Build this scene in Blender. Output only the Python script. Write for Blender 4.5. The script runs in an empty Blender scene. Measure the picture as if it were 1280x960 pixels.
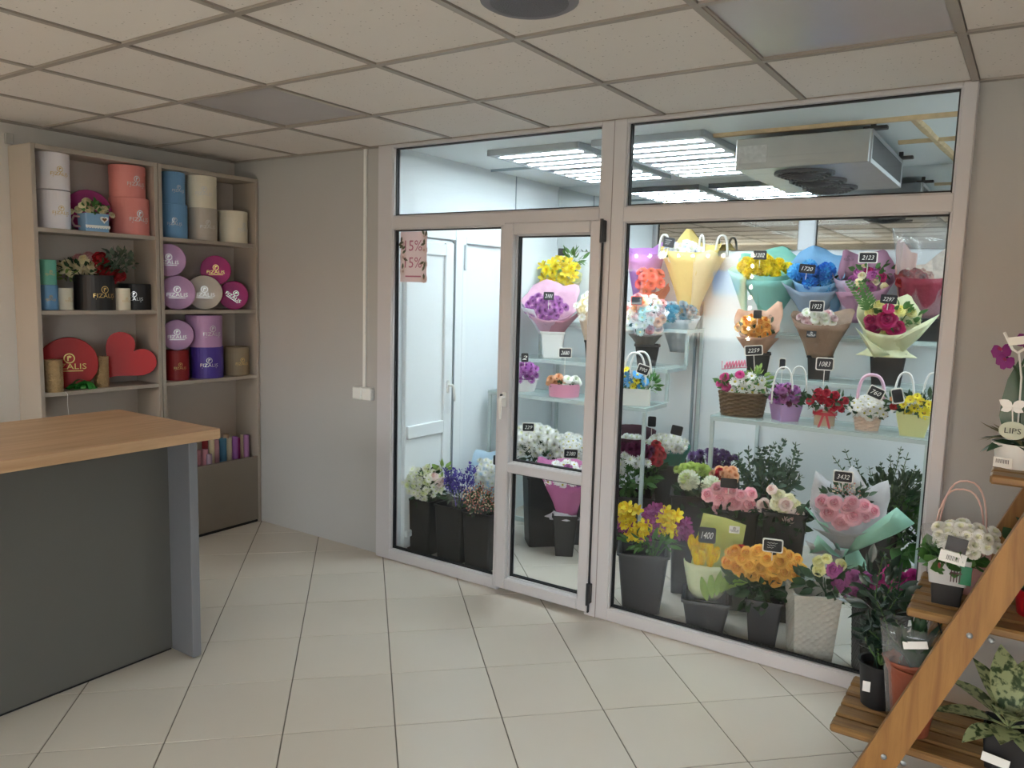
import bpy, math, random
import numpy as np
from mathutils import Vector, Matrix
random.seed(7)
S = bpy.context.scene
C = S.collection
PI = math.pi
R = math.radians

# ------------------------------------------------------------------ camera
F = 977.009
CAM = np.array([4.5049, -3.3681, 1.5880])
YAW, PITCH, ROLL = 0.5889, -0.1165, 0.0270
H = 2.388
_f = np.array([-math.sin(YAW)*math.cos(PITCH), math.cos(YAW)*math.cos(PITCH), math.sin(PITCH)])
_r = np.array([math.cos(YAW), math.sin(YAW), 0.0])
_u = np.cross(_r, _f)
_r2 = math.cos(ROLL)*_r + math.sin(ROLL)*_u
_u2 = -math.sin(ROLL)*_r + math.cos(ROLL)*_u
cd = bpy.data.cameras.new('camera')
cam = bpy.data.objects.new('camera', cd)
C.objects.link(cam)
cd.sensor_width = 36.0
cd.lens = F/1280*36.0
cd.clip_start = 0.05
m = Matrix.Identity(4)
for i in range(3):
    m[i][0] = _r2[i]; m[i][1] = _u2[i]; m[i][2] = -_f[i]; m[i][3] = CAM[i]
cam.matrix_world = m
S.camera = cam

def proj(p):
    d = np.array(p, float) - CAM
    z = d @ _f
    return 640 + F*(d @ _r2)/z, 480 - F*(d @ _u2)/z, z
def at(px, py, axis, val):
    d = _f + _r2*(px-640)/F - _u2*(py-480)/F
    t = (val - CAM[axis])/d[axis]
    return CAM + t*d

# ------------------------------------------------------------------ world, light, exposure
W = bpy.data.worlds.new('sky'); S.world = W
W.use_nodes = True
bg = W.node_tree.nodes['Background']
bg.inputs[0].default_value = (0.88, 0.95, 1.0, 1)
bg.inputs[1].default_value = 10.0
def portal(x0, x1, z0, z1, y):
    l = bpy.data.lights.new('window_portal', 'AREA')
    l.shape = 'RECTANGLE'; l.size = x1-x0; l.size_y = z1-z0
    l.cycles.is_portal = True
    o = bpy.data.objects.new('window_portal', l); C.objects.link(o)
    o.location = ((x0+x1)/2, y, (z0+z1)/2); o.rotation_euler = (R(90), 0, PI)
YB = -5.0                                   # shop's street wall
WIN = [(0.08, 1.92, 1.08, 2.10), (4.0, 6.1, 0.1, 2.15)]  # second, taller window is unseen, added to let daylight into the shop
for a, b, c_, d_ in WIN: portal(a, b, c_, d_, YB-0.05)
sl = bpy.data.lights.new('sun', 'SUN'); sl.energy = 32; sl.angle = R(1); sl.color = (1, .97, .92)
so_ = bpy.data.objects.new('sun', sl); C.objects.link(so_); so_.rotation_euler = Vector((.25, -.75, -.75)).to_track_quat('-Z', 'Y').to_euler()
LED = 27.0
S.view_settings.view_transform = 'Standard'
S.view_settings.look = 'None'
S.view_settings.exposure = 0.26
S.view_settings.gamma = 1.0
S.view_settings.use_curve_mapping = False
S.cycles.max_bounces = 10
S.cycles.transparent_max_bounces = 24
S.cycles.diffuse_bounces = 5
S.cycles.use_denoising = True
S.cycles.sample_clamp_indirect = 8.0
S.cycles.caustics_reflective = False
S.cycles.caustics_refractive = False

# ------------------------------------------------------------------ materials
MATS = {}
def hexc(h):
    h = h.lstrip('#')
    v = [int(h[i:i+2], 16)/255 for i in (0, 2, 4)]
    return tuple(x/12.92 if x <= .04045 else ((x+.055)/1.055)**2.4 for x in v)
def mat(name, col, rough=.6, metal=0, var=0, vscale=20, bump=0, bscale=60, spec=None, emit=None, es=0, sss=0, trans=0):
    if name in MATS: return MATS[name]
    M = bpy.data.materials.new(name); M.use_nodes = True
    nt = M.node_tree; b = nt.nodes['Principled BSDF']
    c = hexc(col) if isinstance(col, str) else col
    b.inputs['Base Color'].default_value = (*c, 1)
    b.inputs['Roughness'].default_value = rough
    b.inputs['Metallic'].default_value = metal
    if spec is not None: b.inputs['Specular IOR Level'].default_value = spec
    if emit:
        b.inputs['Emission Color'].default_value = (*(hexc(emit) if isinstance(emit, str) else emit), 1)
        b.inputs['Emission Strength'].default_value = es
    if var or bump:
        tc = nt.nodes.new('ShaderNodeTexCoord')
        n = nt.nodes.new('ShaderNodeTexNoise'); n.inputs['Scale'].default_value = vscale; n.inputs['Detail'].default_value = 3
        nt.links.new(tc.outputs['Object'], n.inputs['Vector'])
        if var:
            mx = nt.nodes.new('ShaderNodeMix'); mx.data_type = 'RGBA'
            mx.inputs[6].default_value = (*[x*(1-var) for x in c], 1)
            mx.inputs[7].default_value = (*[min(1, x*(1+var)) for x in c], 1)
            nt.links.new(n.outputs['Fac'], mx.inputs[0]); nt.links.new(mx.outputs[2], b.inputs['Base Color'])
        if bump:
            n2 = nt.nodes.new('ShaderNodeTexNoise'); n2.inputs['Scale'].default_value = bscale
            nt.links.new(tc.outputs['Object'], n2.inputs['Vector'])
            bp = nt.nodes.new('ShaderNodeBump'); bp.inputs['Strength'].default_value = bump; bp.inputs['Distance'].default_value = .01
            nt.links.new(n2.outputs['Fac'], bp.inputs['Height']); nt.links.new(bp.outputs[0], b.inputs['Normal'])
    if trans:                                  # thin petals and papers let some light through
        tr = nt.nodes.new('ShaderNodeBsdfTranslucent'); tr.inputs[0].default_value = (*c, 1)
        ms = nt.nodes.new('ShaderNodeMixShader'); ms.inputs[0].default_value = trans
        out = nt.nodes['Material Output']
        nt.links.new(b.outputs[0], ms.inputs[1]); nt.links.new(tr.outputs[0], ms.inputs[2]); nt.links.new(ms.outputs[0], out.inputs[0])
    MATS[name] = M
    return M
def thin(name, tint=(1, 1, 1), ior=1.5, gloss=0.0, haze=0.0, hazecol=(1, 1, 1), clear=1.0):
    """thin clear sheet: transparent with a Fresnel reflection on its outer face"""
    if name in MATS: return MATS[name]
    M = bpy.data.materials.new(name); M.use_nodes = True
    nt = M.node_tree; nt.nodes.clear(); N = nt.nodes.new
    out = N('ShaderNodeOutputMaterial'); t = N('ShaderNodeBsdfTransparent'); t.inputs[0].default_value = (*[x*clear for x in tint], 1)
    g = N('ShaderNodeBsdfGlossy'); g.inputs['Roughness'].default_value = gloss
    fr = N('ShaderNodeFresnel'); fr.inputs[0].default_value = ior
    ge = N('ShaderNodeNewGeometry'); mt = N('ShaderNodeMath'); mt.operation = 'SUBTRACT'; mt.inputs[0].default_value = 1
    ml = N('ShaderNodeMath'); ml.operation = 'MULTIPLY'
    nt.links.new(ge.outputs['Backfacing'], mt.inputs[1]); nt.links.new(fr.outputs[0], ml.inputs[0]); nt.links.new(mt.outputs[0], ml.inputs[1])
    ms = N('ShaderNodeMixShader'); nt.links.new(ml.outputs[0], ms.inputs[0]); nt.links.new(t.outputs[0], ms.inputs[1]); nt.links.new(g.outputs[0], ms.inputs[2])
    last = ms
    if haze:
        d = N('ShaderNodeBsdfDiffuse'); d.inputs[0].default_value = (*hazecol, 1)
        m2 = N('ShaderNodeMixShader'); m2.inputs[0].default_value = haze
        nt.links.new(ms.outputs[0], m2.inputs[1]); nt.links.new(d.outputs[0], m2.inputs[2]); last = m2
    nt.links.new(last.outputs[0], out.inputs[0])
    MATS[name] = M
    return M
def wood(name, c1, c2, axis='Y', rough=.45, scale=1.0, knots=0):
    if name in MATS: return MATS[name]
    M = bpy.data.materials.new(name); M.use_nodes = True
    nt = M.node_tree; N = nt.nodes.new; b = nt.nodes['Principled BSDF']; b.inputs['Roughness'].default_value = rough
    tc = N('ShaderNodeTexCoord'); mp = N('ShaderNodeMapping')
    sc = [22*scale]*3; sc['XYZ'.index(axis)] = 1.6*scale; mp.inputs['Scale'].default_value = sc
    n = N('ShaderNodeTexNoise'); n.inputs['Scale'].default_value = 1.6; n.inputs['Detail'].default_value = 6; n.inputs['Roughness'].default_value = .65
    n.inputs['Distortion'].default_value = .6
    cr = N('ShaderNodeValToRGB'); cr.color_ramp.elements[0].position = .32; cr.color_ramp.elements[1].position = .68
    cr.color_ramp.elements[0].color = (*hexc(c1), 1); cr.color_ramp.elements[1].color = (*hexc(c2), 1)
    oi = N('ShaderNodeObjectInfo'); ad = N('ShaderNodeVectorMath'); ad.operation = 'ADD'
    nt.links.new(oi.outputs['Random'], ad.inputs[1])
    nt.links.new(tc.outputs['Object'], mp.inputs[0]); nt.links.new(mp.outputs[0], ad.inputs[0]); nt.links.new(ad.outputs[0], n.inputs['Vector'])
    nt.links.new(n.outputs['Fac'], cr.inputs[0]); nt.links.new(cr.outputs[0], b.inputs['Base Color'])
    bp = N('ShaderNodeBump'); bp.inputs['Strength'].default_value = .12; bp.inputs['Distance'].default_value = .005
    nt.links.new(n.outputs['Fac'], bp.inputs['Height']); nt.links.new(bp.outputs[0], b.inputs['Normal'])
    MATS[name] = M
    return M

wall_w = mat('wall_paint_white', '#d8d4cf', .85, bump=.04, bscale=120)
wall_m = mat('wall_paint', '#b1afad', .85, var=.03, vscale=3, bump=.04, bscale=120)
panel_m = mat('cold_panel', '#e4eaee', .45, var=.02, vscale=2)
upvc = mat('white_upvc', '#c8c5c8', .32)
upvc2 = mat('white_upvc_inner', '#e8edf0', .35)
gasket = mat('black_gasket', '#15161a', .5)
metal_m = mat('brushed_steel', '#9c9fa2', .35, 1)
galv = mat('galvanised_sheet', '#a8aaab', .38, .8, var=.08, vscale=14)
rackm = mat('pale_grey_rack_paint', '#b9c6c6', .4, var=.06, vscale=30)
black_pl = mat('black_plastic', '#19191c', .5)
grey_pl = mat('charcoal_plastic', '#38383c', .45)
white_pl = mat('white_plastic', '#e9e9e6', .4)
glass_m = thin('window_glass', (.985, .995, .99), 1.5)
shelf_glass = thin('shelf_glass', (.93, .975, .965), 1.5, haze=.16, hazecol=(.62, .74, .73))
cello = thin('cellophane', (.97, .97, .97), 1.45, gloss=.12, haze=.06, hazecol=(.9, .92, .95))
leaf_d = mat('dark_leaf', '#2b4a2c', .5, var=.35, vscale=25, trans=.15)
leaf_m = mat('mid_leaf', '#4c7a3c', .5, var=.35, vscale=25, trans=.2)
leaf_l = mat('light_leaf', '#8fae5a', .5, var=.3, vscale=25, trans=.25)
euc = mat('eucalyptus_leaf', '#4f6a58', .6, var=.3, vscale=20, trans=.15)
stem_m = mat('green_stem', '#4d6b38', .6, var=.2)
gold = mat('gold_foil', '#d9b777', .3, .9)
silver = mat('silver_foil', '#dadada', .3, .9)
white_ink = mat('white_chalk', '#f2f2ee', .8)
chalk = mat('chalkboard', '#1c1d24', .7)
tagframe = mat('tag_frame_white', '#e9e6df', .5)

# ------------------------------------------------------------------ mesh builder
class MB:
    def __init__(self): self.v = []; self.f = []; self.mi = []
    def add(self, vs, fs, M=None, mi=0):
        o = len(self.v)
        if M is not None: vs = [tuple(M @ Vector(p)) for p in vs]
        self.v.extend(vs); self.f.extend([tuple(i+o for i in f) for f in fs]); self.mi.extend([mi]*len(fs))
        return self
    def box(self, x0, x1, y0, y1, z0, z1, M=None, mi=0):
        vs = [(x0,y0,z0),(x1,y0,z0),(x1,y1,z0),(x0,y1,z0),(x0,y0,z1),(x1,y0,z1),(x1,y1,z1),(x0,y1,z1)]
        return self.add(vs, [(0,3,2,1),(4,5,6,7),(0,1,5,4),(1,2,6,5),(2,3,7,6),(3,0,4,7)], M, mi)
    def bbox(self, x0, x1, y0, y1, z0, z1, b=.003, M=None, mi=0):
        """box with chamfered edges"""
        vs, fs = [], []
        xs = (x0, x1); ys = (y0, y1); zs = (z0, z1)
        def id_(i, j, k, a): return ((i*2+j)*2+k)*3+a
        for i in (0, 1):
            for j in (0, 1):
                for k in (0, 1):
                    sx, sy, sz = (1, -1)[i]*b, (1, -1)[j]*b, (1, -1)[k]*b
                    vs += [(xs[i], ys[j]+sy, zs[k]+sz), (xs[i]+sx, ys[j], zs[k]+sz), (xs[i]+sx, ys[j]+sy, zs[k])]
        for i in (0, 1):
            fs.append(tuple(id_(i, j, k, 0) for j, k in ((0,0),(1,0),(1,1),(0,1))))
            fs.append(tuple(id_(j, i, k, 1) for j, k in ((0,0),(1,0),(1,1),(0,1))))
            fs.append(tuple(id_(j, k, i, 2) for j, k in ((0,0),(1,0),(1,1),(0,1))))
        for i in (0, 1):
            for j in (0, 1):
                fs.append((id_(i,j,0,0), id_(i,j,0,1), id_(i,j,1,1), id_(i,j,1,0)))
                fs.append((id_(i,0,j,0), id_(i,0,j,2), id_(i,1,j,2), id_(i,1,j,0)))
                fs.append((id_(0,i,j,1), id_(0,i,j,2), id_(1,i,j,2), id_(1,i,j,1)))
                for k in (0, 1): fs.append((id_(i,j,k,0), id_(i,j,k,1), id_(i,j,k,2)))
        self.fix = True
        return self.add(vs, fs, M, mi)
    def rings(self, rings, M=None, mi=0, cap0=True, cap1=True, closed=True):
        n = len(rings[0]); vs = [p for r in rings for p in r]; fs = []
        for k in range(len(rings)-1):
            for i in range(n if closed else n-1):
                j = (i+1) % n
                fs.append((k*n+i, k*n+j, (k+1)*n+j, (k+1)*n+i))
        if closed and cap0: fs.append(tuple(reversed(range(n))))
        if closed and cap1: fs.append(tuple((len(rings)-1)*n+i for i in range(n)))
        return self.add(vs, fs, M, mi)
    def lathe(self, prof, n=24, M=None, mi=0, cap0=True, cap1=True, sx=1, sy=1):
        return self.rings([[(r*sx*math.cos(2*PI*i/n), r*sy*math.sin(2*PI*i/n), z) for i in range(n)] for r, z in prof], M, mi, cap0, cap1)
    def sq(self, prof, rnd=.18, M=None, mi=0, cap0=True, cap1=True, sx=1, sy=1):
        """like lathe with a rounded-square section (half width, z)"""
        out = []
        for w, z in prof:
            ring = []
            for q in range(4):
                for k in range(4):
                    a = q*PI/2 + k/3*PI/2
                    cx = w*(1-rnd)*(1 if q in (0, 3) else -1); cy = w*(1-rnd)*(1 if q in (0, 1) else -1)
                    ring.append(((cx+w*rnd*math.cos(a))*sx, (cy+w*rnd*math.sin(a))*sy, z))
            out.append(ring)
        return self.rings(out, M, mi, cap0, cap1)
    def tube(self, pts, r, n=8, M=None, mi=0):
        pts = [Vector(p) for p in pts]; rr = r if isinstance(r, (list, tuple)) else [r]*len(pts)
        rings = []; up = None
        for i, p in enumerate(pts):
            t = (pts[min(i+1, len(pts)-1)] - pts[max(i-1, 0)]).normalized()
            if up is None:
                up = Vector((0, 0, 1)) if abs(t.z) < .9 else Vector((1, 0, 0))
            a = t.cross(up).normalized(); b = a.cross(t).normalized(); up = b
            rings.append([tuple(p + rr[i]*(a*math.cos(2*PI*k/n) + b*math.sin(2*PI*k/n))) for k in range(n)])
        return self.rings(rings, M, mi)
    def grid(self, fn, nu, nv, M=None, mi=0):
        vs = [tuple(fn(i/nu, j/nv)) for j in range(nv+1) for i in range(nu+1)]
        fs = [(j*(nu+1)+i, j*(nu+1)+i+1, (j+1)*(nu+1)+i+1, (j+1)*(nu+1)+i) for j in range(nv) for i in range(nu)]
        return self.add(vs, fs, M, mi)
    def poly(self, pts, y0, y1, M=None, mi=0):
        """closed outline of (x, z) extruded from y0 to y1"""
        return self.rings([[(x, y0, z) for x, z in pts], [(x, y1, z) for x, z in pts]], M, mi)
    def mesh(self, name, mats, smooth=False):
        me = bpy.data.meshes.new(name); me.from_pydata([tuple(map(float, p)) for p in self.v], [], self.f)
        for mm in (mats if isinstance(mats, (list, tuple)) else [mats]): me.materials.append(mm)
        if any(self.mi): me.polygons.foreach_set('material_index', self.mi)
        if smooth:
            me.polygons.foreach_set('use_smooth', [True]*len(me.polygons)); me.set_sharp_from_angle(angle=R(50))
        if getattr(self, 'fix', False):
            import bmesh
            bm = bmesh.new(); bm.from_mesh(me); bmesh.ops.recalc_face_normals(bm, faces=bm.faces); bm.to_mesh(me); bm.free()
        me.update()
        return me
    def build(self, name, mats, parent=None, smooth=False, label=None):
        return link(name, self.mesh(name, mats, smooth), parent, label)

def link(name, me, parent=None, label=None):
    o = bpy.data.objects.new(name, me); C.objects.link(o)
    if parent is not None: o.parent = parent
    if label: o['label'] = label
    return o
def tag(o, label, cat, group=None, kind=None):
    o['label'] = label
    if cat: o['category'] = cat
    if group: o['group'] = group
    if kind: o['kind'] = kind
    return o
def thing(name, label, cat, loc=(0, 0, 0), rz=0, group=None):
    o = bpy.data.objects.new(name, None); C.objects.link(o)
    o.empty_display_size = .05
    o.location = loc; o.rotation_euler = (0, 0, rz)
    return tag(o, label, cat, group)
def struct(o, label=None):
    o['kind'] = 'structure'
    if label: o['label'] = label
    return o
def T(x=0, y=0, z=0): return Matrix.Translation((x, y, z))
def RX(a): return Matrix.Rotation(a, 4, 'X')
def RY(a): return Matrix.Rotation(a, 4, 'Y')
def RZ(a): return Matrix.Rotation(a, 4, 'Z')
def SC(x, y=None, z=None): return Matrix.Diagonal((x, x if y is None else y, x if z is None else z, 1))
def face_dir(d, spin=0):
    """matrix turning local +z to d"""
    q = Vector(d).to_track_quat('Z', 'Y')
    return q.to_matrix().to_4x4() @ RZ(spin)

# ------------------------------------------------------------------ text
_txt = {}
def text_geo(s, shear=0):
    if (s, shear) in _txt: return _txt[(s, shear)]
    cu = bpy.data.curves.new('lettering', 'FONT'); cu.body = s; cu.size = 1; cu.align_x = 'CENTER'; cu.align_y = 'CENTER'
    cu.shear = shear; cu.resolution_u = 2
    o = bpy.data.objects.new('lettering', cu); C.objects.link(o)
    bpy.context.view_layer.update()
    me = bpy.data.meshes.new_from_object(o.evaluated_get(bpy.context.evaluated_depsgraph_get()))
    vs = [(v.co.x, v.co.y) for v in me.vertices]; fs = [tuple(p.vertices) for p in me.polygons]
    bpy.data.objects.remove(o); bpy.data.curves.remove(cu); bpy.data.meshes.remove(me)
    _txt[(s, shear)] = (vs, fs)
    return vs, fs
def text_mb(s, w=None, h=None, shear=0, mb=None, ox=0, oy=0):
    """text in the x-z plane facing -y, scaled to width w (or height of capitals h)"""
    vs, fs = text_geo(s, shear)
    xs = [v[0] for v in vs]; ys = [v[1] for v in vs]
    k = (w/(max(xs)-min(xs))) if w else h/(max(ys)-min(ys))
    ky = k if (w is None or h is None) else h/(max(ys)-min(ys))
    cx, cy = (max(xs)+min(xs))/2, (max(ys)+min(ys))/2
    mb = mb or MB()
    mb.add([((x-cx)*k+ox, 0, (y-cy)*ky+oy) for x, y in vs], fs)
    return mb
def logo_mb(w):
    """ring with a little husk mark over the shop's name"""
    mb = MB()
    r = w*.17; n = 20; oz = w*.27
    ring = []
    for rr in (r, r*.80):
        ring.append([(rr*math.cos(2*PI*i/n), 0, oz+rr*math.sin(2*PI*i/n)) for i in range(n)])
    mb.rings(ring, cap0=False, cap1=False)
    mb.add([(-.35*r, 0, oz-.5*r), (-.1*r, 0, oz-.5*r), (-.1*r, 0, oz+.1*r), (.25*r, 0, oz+.1*r), (.45*r, 0, oz+.35*r), (.1*r, 0, oz+.55*r), (-.35*r, 0, oz+.45*r)],
           [(0, 1, 2, 6), (2, 3, 4, 5), (2, 5, 6)])
    text_mb('FIZALIS', w=w, h=w*.19, mb=mb)
    mb.box(-w*.4, w*.4, -.0002, .0002, -w*.17, -w*.14)
    return mb
def wrap_cyl(mb, rad, ang=0, z=0):
    """bends flat print (facing -y) around a vertical cylinder"""
    out = MB(); out.f = mb.f; out.mi = mb.mi
    for x, y, zz in mb.v:
        a = x/rad + ang
        out.v.append((rad*math.sin(a), -rad*math.cos(a), zz+z))
    return out

# ------------------------------------------------------------------ items placed by picture position on a known support
class Item:
    """thing whose base stands at height zs on the vertical plane 'axis = val' under picture column bx"""
    def __init__(self, name, label, cat, bx, val, zs, group=None, axis=1, face=True, rz=None):
        py = 500
        for _ in range(6):
            p = at(bx, py, axis, val); p[2] = zs
            _, py, d = proj(p)
        self.p = p; self.bx = bx; self.by = float(py); self.m = float(d/F)
        if rz is None:
            rz = math.atan2(CAM[0]-p[0], -(CAM[1]-p[1])) if face else 0
        self.rz = rz
        self.root = thing(name, label, cat, tuple(p), rz, group)
    def l(self, px, py, y=0): return Vector(((px-self.bx)*self.m, y, (self.by-py)*self.m))
    def put(self, name, me, pos, d=(0, 0, 1), s=1, spin=0, label=None, parent=None):
        o = link(name, me, parent or self.root, label)
        o.matrix_local = T(*pos) @ face_dir(d, spin) @ (SC(s) if not isinstance(s, tuple) else SC(*s))
        return o

# ------------------------------------------------------------------ structure: floor
grout = mat('grout', '#6d665b', .9)
tile_m = mat('floor_tile', '#d3cabd', .22, var=.05, vscale=2.2, spec=.5)
fl = MB().box(-.2, 7.7, YB-.2, 2.0, -.12, -.003).build('floor', grout); struct(fl, 'pale beige ceramic tile floor laid diagonally')
ts, fa, fx, fy = .3978, .77833, .7134, -.4837
g = .0022
tile = MB().bbox(-ts/2+g, ts/2-g, -ts/2+g, ts/2-g, -.008, 0, .0015).mesh('floor_tile', tile_m)
rest = MB()
ca, sa = math.cos(fa), math.sin(fa)
for i in range(-30, 30):
    for j in range(-30, 30):
        a, b = (i+.5)*ts, (j+.5)*ts
        x, y = fx + a*ca - b*sa, fy + a*sa + b*ca
        if not (-.1 < x < 7.6 and YB-.1 < y < 1.95): continue
        u, v, d = proj((x, y, 0))
        if d > 0 and -200 < u < 1480 and v < 1150 and d < 9:
            o = link('floor_tile', tile, fl); o.location = (x, y, 0); o.rotation_euler = (0, 0, fa)
        else:
            rest.box(-ts/2+g, ts/2-g, -ts/2+g, ts/2-g, -.008, 0, T(x, y, 0) @ RZ(fa))
if rest.v: rest.build('floor_tile', tile_m, fl)['kind'] = 'stuff'

# ------------------------------------------------------------------ structure: walls
PX0, PX1 = 1.326, 4.255                     # partition frame outer edges
CX0, CX1, CY1 = 1.41, 5.05, 1.83            # cold room
def wall(name, *b, m_=None, label=None):
    return struct(MB().box(*b).build(name, m_ or wall_m), label)
wall('wall_left', -.12, 0, YB-.12, .12, 0, H+.15, m_=wall_w, label='plain painted wall behind the shelving')
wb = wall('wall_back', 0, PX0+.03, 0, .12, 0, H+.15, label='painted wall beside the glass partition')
wall('wall_right', 7.5, 7.62, YB-.12, .12, 0, H+.15, m_=wall_w)
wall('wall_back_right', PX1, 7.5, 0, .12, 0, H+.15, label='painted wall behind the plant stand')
mb = MB()
xs = [0] + [v for w in WIN for v in (w[0], w[1])] + [7.5]
for i in range(0, len(xs), 2): mb.box(xs[i], xs[i+1], YB-.12, YB, 0, H+.15)
for a, b, c_, d_ in WIN: mb.box(a, b, YB-.12, YB, 0, c_); mb.box(a, b, YB-.12, YB, d_, H+.15)
struct(mb.build('wall_front', wall_w), 'street wall with shop windows')
wall('wall_cold_left', CX0-.07, CX0, .06, CY1+.08, 0, H, m_=panel_m, label='white insulated panel wall of the flower cold room')
wall('wall_cold_right', CX1, CX1+.08, .12, CY1+.08, 0, H, m_=panel_m)
MIR = 1.905
wall('wall_cold_back', CX0, CX1, CY1, CY1+.08, 0, H, m_=panel_m, label='white insulated panel wall behind the flower racks')
mir = struct(MB().box(CX0+.01, CX1, CY1-.008, CY1-.001, MIR, H).build('trim_1', mat('mirror', '#dfe3e4', .02, 1)), 'mirror strip along the top of the cold room wall')
jm = mat('panel_joint', '#8c9ba3', .5)
for x_ in (2.55, 2.585): struct(MB().box(x_-.008, x_+.008, CY1-.014, CY1, 0, MIR).build('trim_2', jm if x_ < 2.56 else metal_m), 'steel cover strip on a wall panel joint')
struct(MB().box(CX0, CX0+.004, 1.245, 1.253, 0, H).build('trim_3', jm), 'panel joint line')

# ------------------------------------------------------------------ structure: ceiling with tiles
ctile_m = mat('ceiling_tile', '#e3dcd6', .9, var=.02, vscale=6)
nt = ctile_m.node_tree; b = nt.nodes['Principled BSDF']
tc = nt.nodes.new('ShaderNodeTexCoord'); vo = nt.nodes.new('ShaderNodeTexVoronoi'); vo.inputs['Scale'].default_value = 42
vr = nt.nodes.new('ShaderNodeValToRGB'); vr.color_ramp.elements[0].position = .08; vr.color_ramp.elements[1].position = .15
vr.color_ramp.elements[0].color = (.45, .42, .4, 1); vr.color_ramp.elements[1].color = (1, 1, 1, 1)
mu = nt.nodes.new('ShaderNodeMix'); mu.data_type = 'RGBA'; mu.blend_type = 'MULTIPLY'; mu.inputs[0].default_value = .8
src = b.inputs['Base Color'].links[0].from_socket
nt.links.new(tc.outputs['Object'], vo.inputs['Vector']); nt.links.new(vo.outputs['Distance'], vr.inputs[0])
nt.links.new(src, mu.inputs[6]); nt.links.new(vr.outputs[0], mu.inputs[7]); nt.links.new(mu.outputs[2], b.inputs['Base Color'])
wall('sun_stop_above_partition', PX0, PX1+.05, 0, .125, H+.0005, H+.15)  # unseen filler, added to keep sun from leaking through the ceiling gap
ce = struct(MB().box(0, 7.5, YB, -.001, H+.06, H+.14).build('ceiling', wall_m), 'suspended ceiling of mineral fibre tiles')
gx, gy = .0426, -.0184
rail = mat('ceiling_rail', '#a1988f', .5)
gr = MB()
for i in range(0, 13): gr.box(gx+.6*i-.012, gx+.6*i+.012, YB, -.001, H-.002, H+.03)
for j in range(0, 9): gr.box(0, 7.5, gy-.6*j-.012, gy-.6*j+.012, H-.0025, H+.03)
gr.box(0, .02, YB, 0, H-.002, H+.002); gr.box(0, 7.5, -.02, 0, H-.002, H+.002)
gr.build('ceiling_grid', rail, ce, label='pale T-bar ceiling grid')
ct = MB().box(-.285, .285, -.285, .285, 0, .015).mesh('ceiling_tile', ctile_m)
lamp_m = mat('lamp_diffuser', '#b9b5b8', .22, var=.05, vscale=4)
for i in range(0, 13):
    for j in range(0, 9):
        x, y = gx+.6*i+.3, gy-.6*j-.3
        if x > 7.5 or y < YB: continue
        if j == 1 and i in (2, 6):
            t = thing('ceiling_light', 'unlit square ceiling light panel above the counter side' if i == 2 else 'unlit square ceiling light panel before the cooled display', 'light', (x, y, H))
            MB().box(-.285, .285, -.285, .285, .008, .012).build('diffuser', lamp_m, t)
            f = MB()
            for s in (-1, 1):
                f.box(s*.287-.006, s*.287+.006, -.293, .293, .002, .03); f.box(-.293, .293, s*.287-.006, s*.287+.006, .002, .03)
            f.build('frame', rail, t)
            continue
        o = link('ceiling_tile', ct, ce); o.location = (x, y, H+.004)
t = thing('ceiling_speaker', 'grey round ceiling speaker set in a ceiling tile', 'speaker', (3.28, -1.50, H))
MB().lathe([(.135, .002), (.135, -.012), (.12, -.02), (.11, -.018), (.02, -.006)], 32, cap1=False).build('rim', mat('speaker_grey', '#77747a', .5), t, True)
MB().lathe([(.112, -.017), (.09, -.021), (.05, -.024), (.001, -.025)], 24, cap0=False).build('grille', mat('speaker_grille', '#5e5c63', .6, bump=.4, bscale=260), t, True)

# cold room ceiling
cc = struct(MB().box(CX0, CX1, .12, CY1, H, H+.06).build('ceiling_cold', mat('cold_ceiling', '#dde3e3', .5, var=.03, vscale=3)), 'white panel ceiling of the cold room')
foam = mat('tan_foam_seam', '#c9b08a', .9, var=.3, vscale=30, bump=.6, bscale=40)
def seam(x0, y0, x1, y1, w):
    mb = MB(); n = 10; d = Vector((x1-x0, y1-y0, 0)); nn = Vector((-d.y, d.x, 0)).normalized()
    pts = []
    for k in range(n+1):
        c = Vector((x0, y0, 0)) + d*k/n; ww = w*(1+random.uniform(-.2, .2))
        pts.append([tuple(c+nn*ww/2+Vector((0, 0, H))), tuple(c+nn*ww*.3+Vector((0, 0, H-.016))), tuple(c-nn*ww*.3+Vector((0, 0, H-.016))), tuple(c-nn*ww/2+Vector((0, 0, H)))])
    mb.rings(pts); return mb
for a in ((3.06, .47, 4.4, .47, .05), (3.98, .48, 4.06, 1.8, .04), (3.85, 1.02, 4.4, 1.02, .04), (1.43, .92, 2.0, .92, .012)):
    seam(*a).build('seam', foam if a[-1] > .02 else jm, cc, True, 'rough tan foam seam between ceiling panels')

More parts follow.
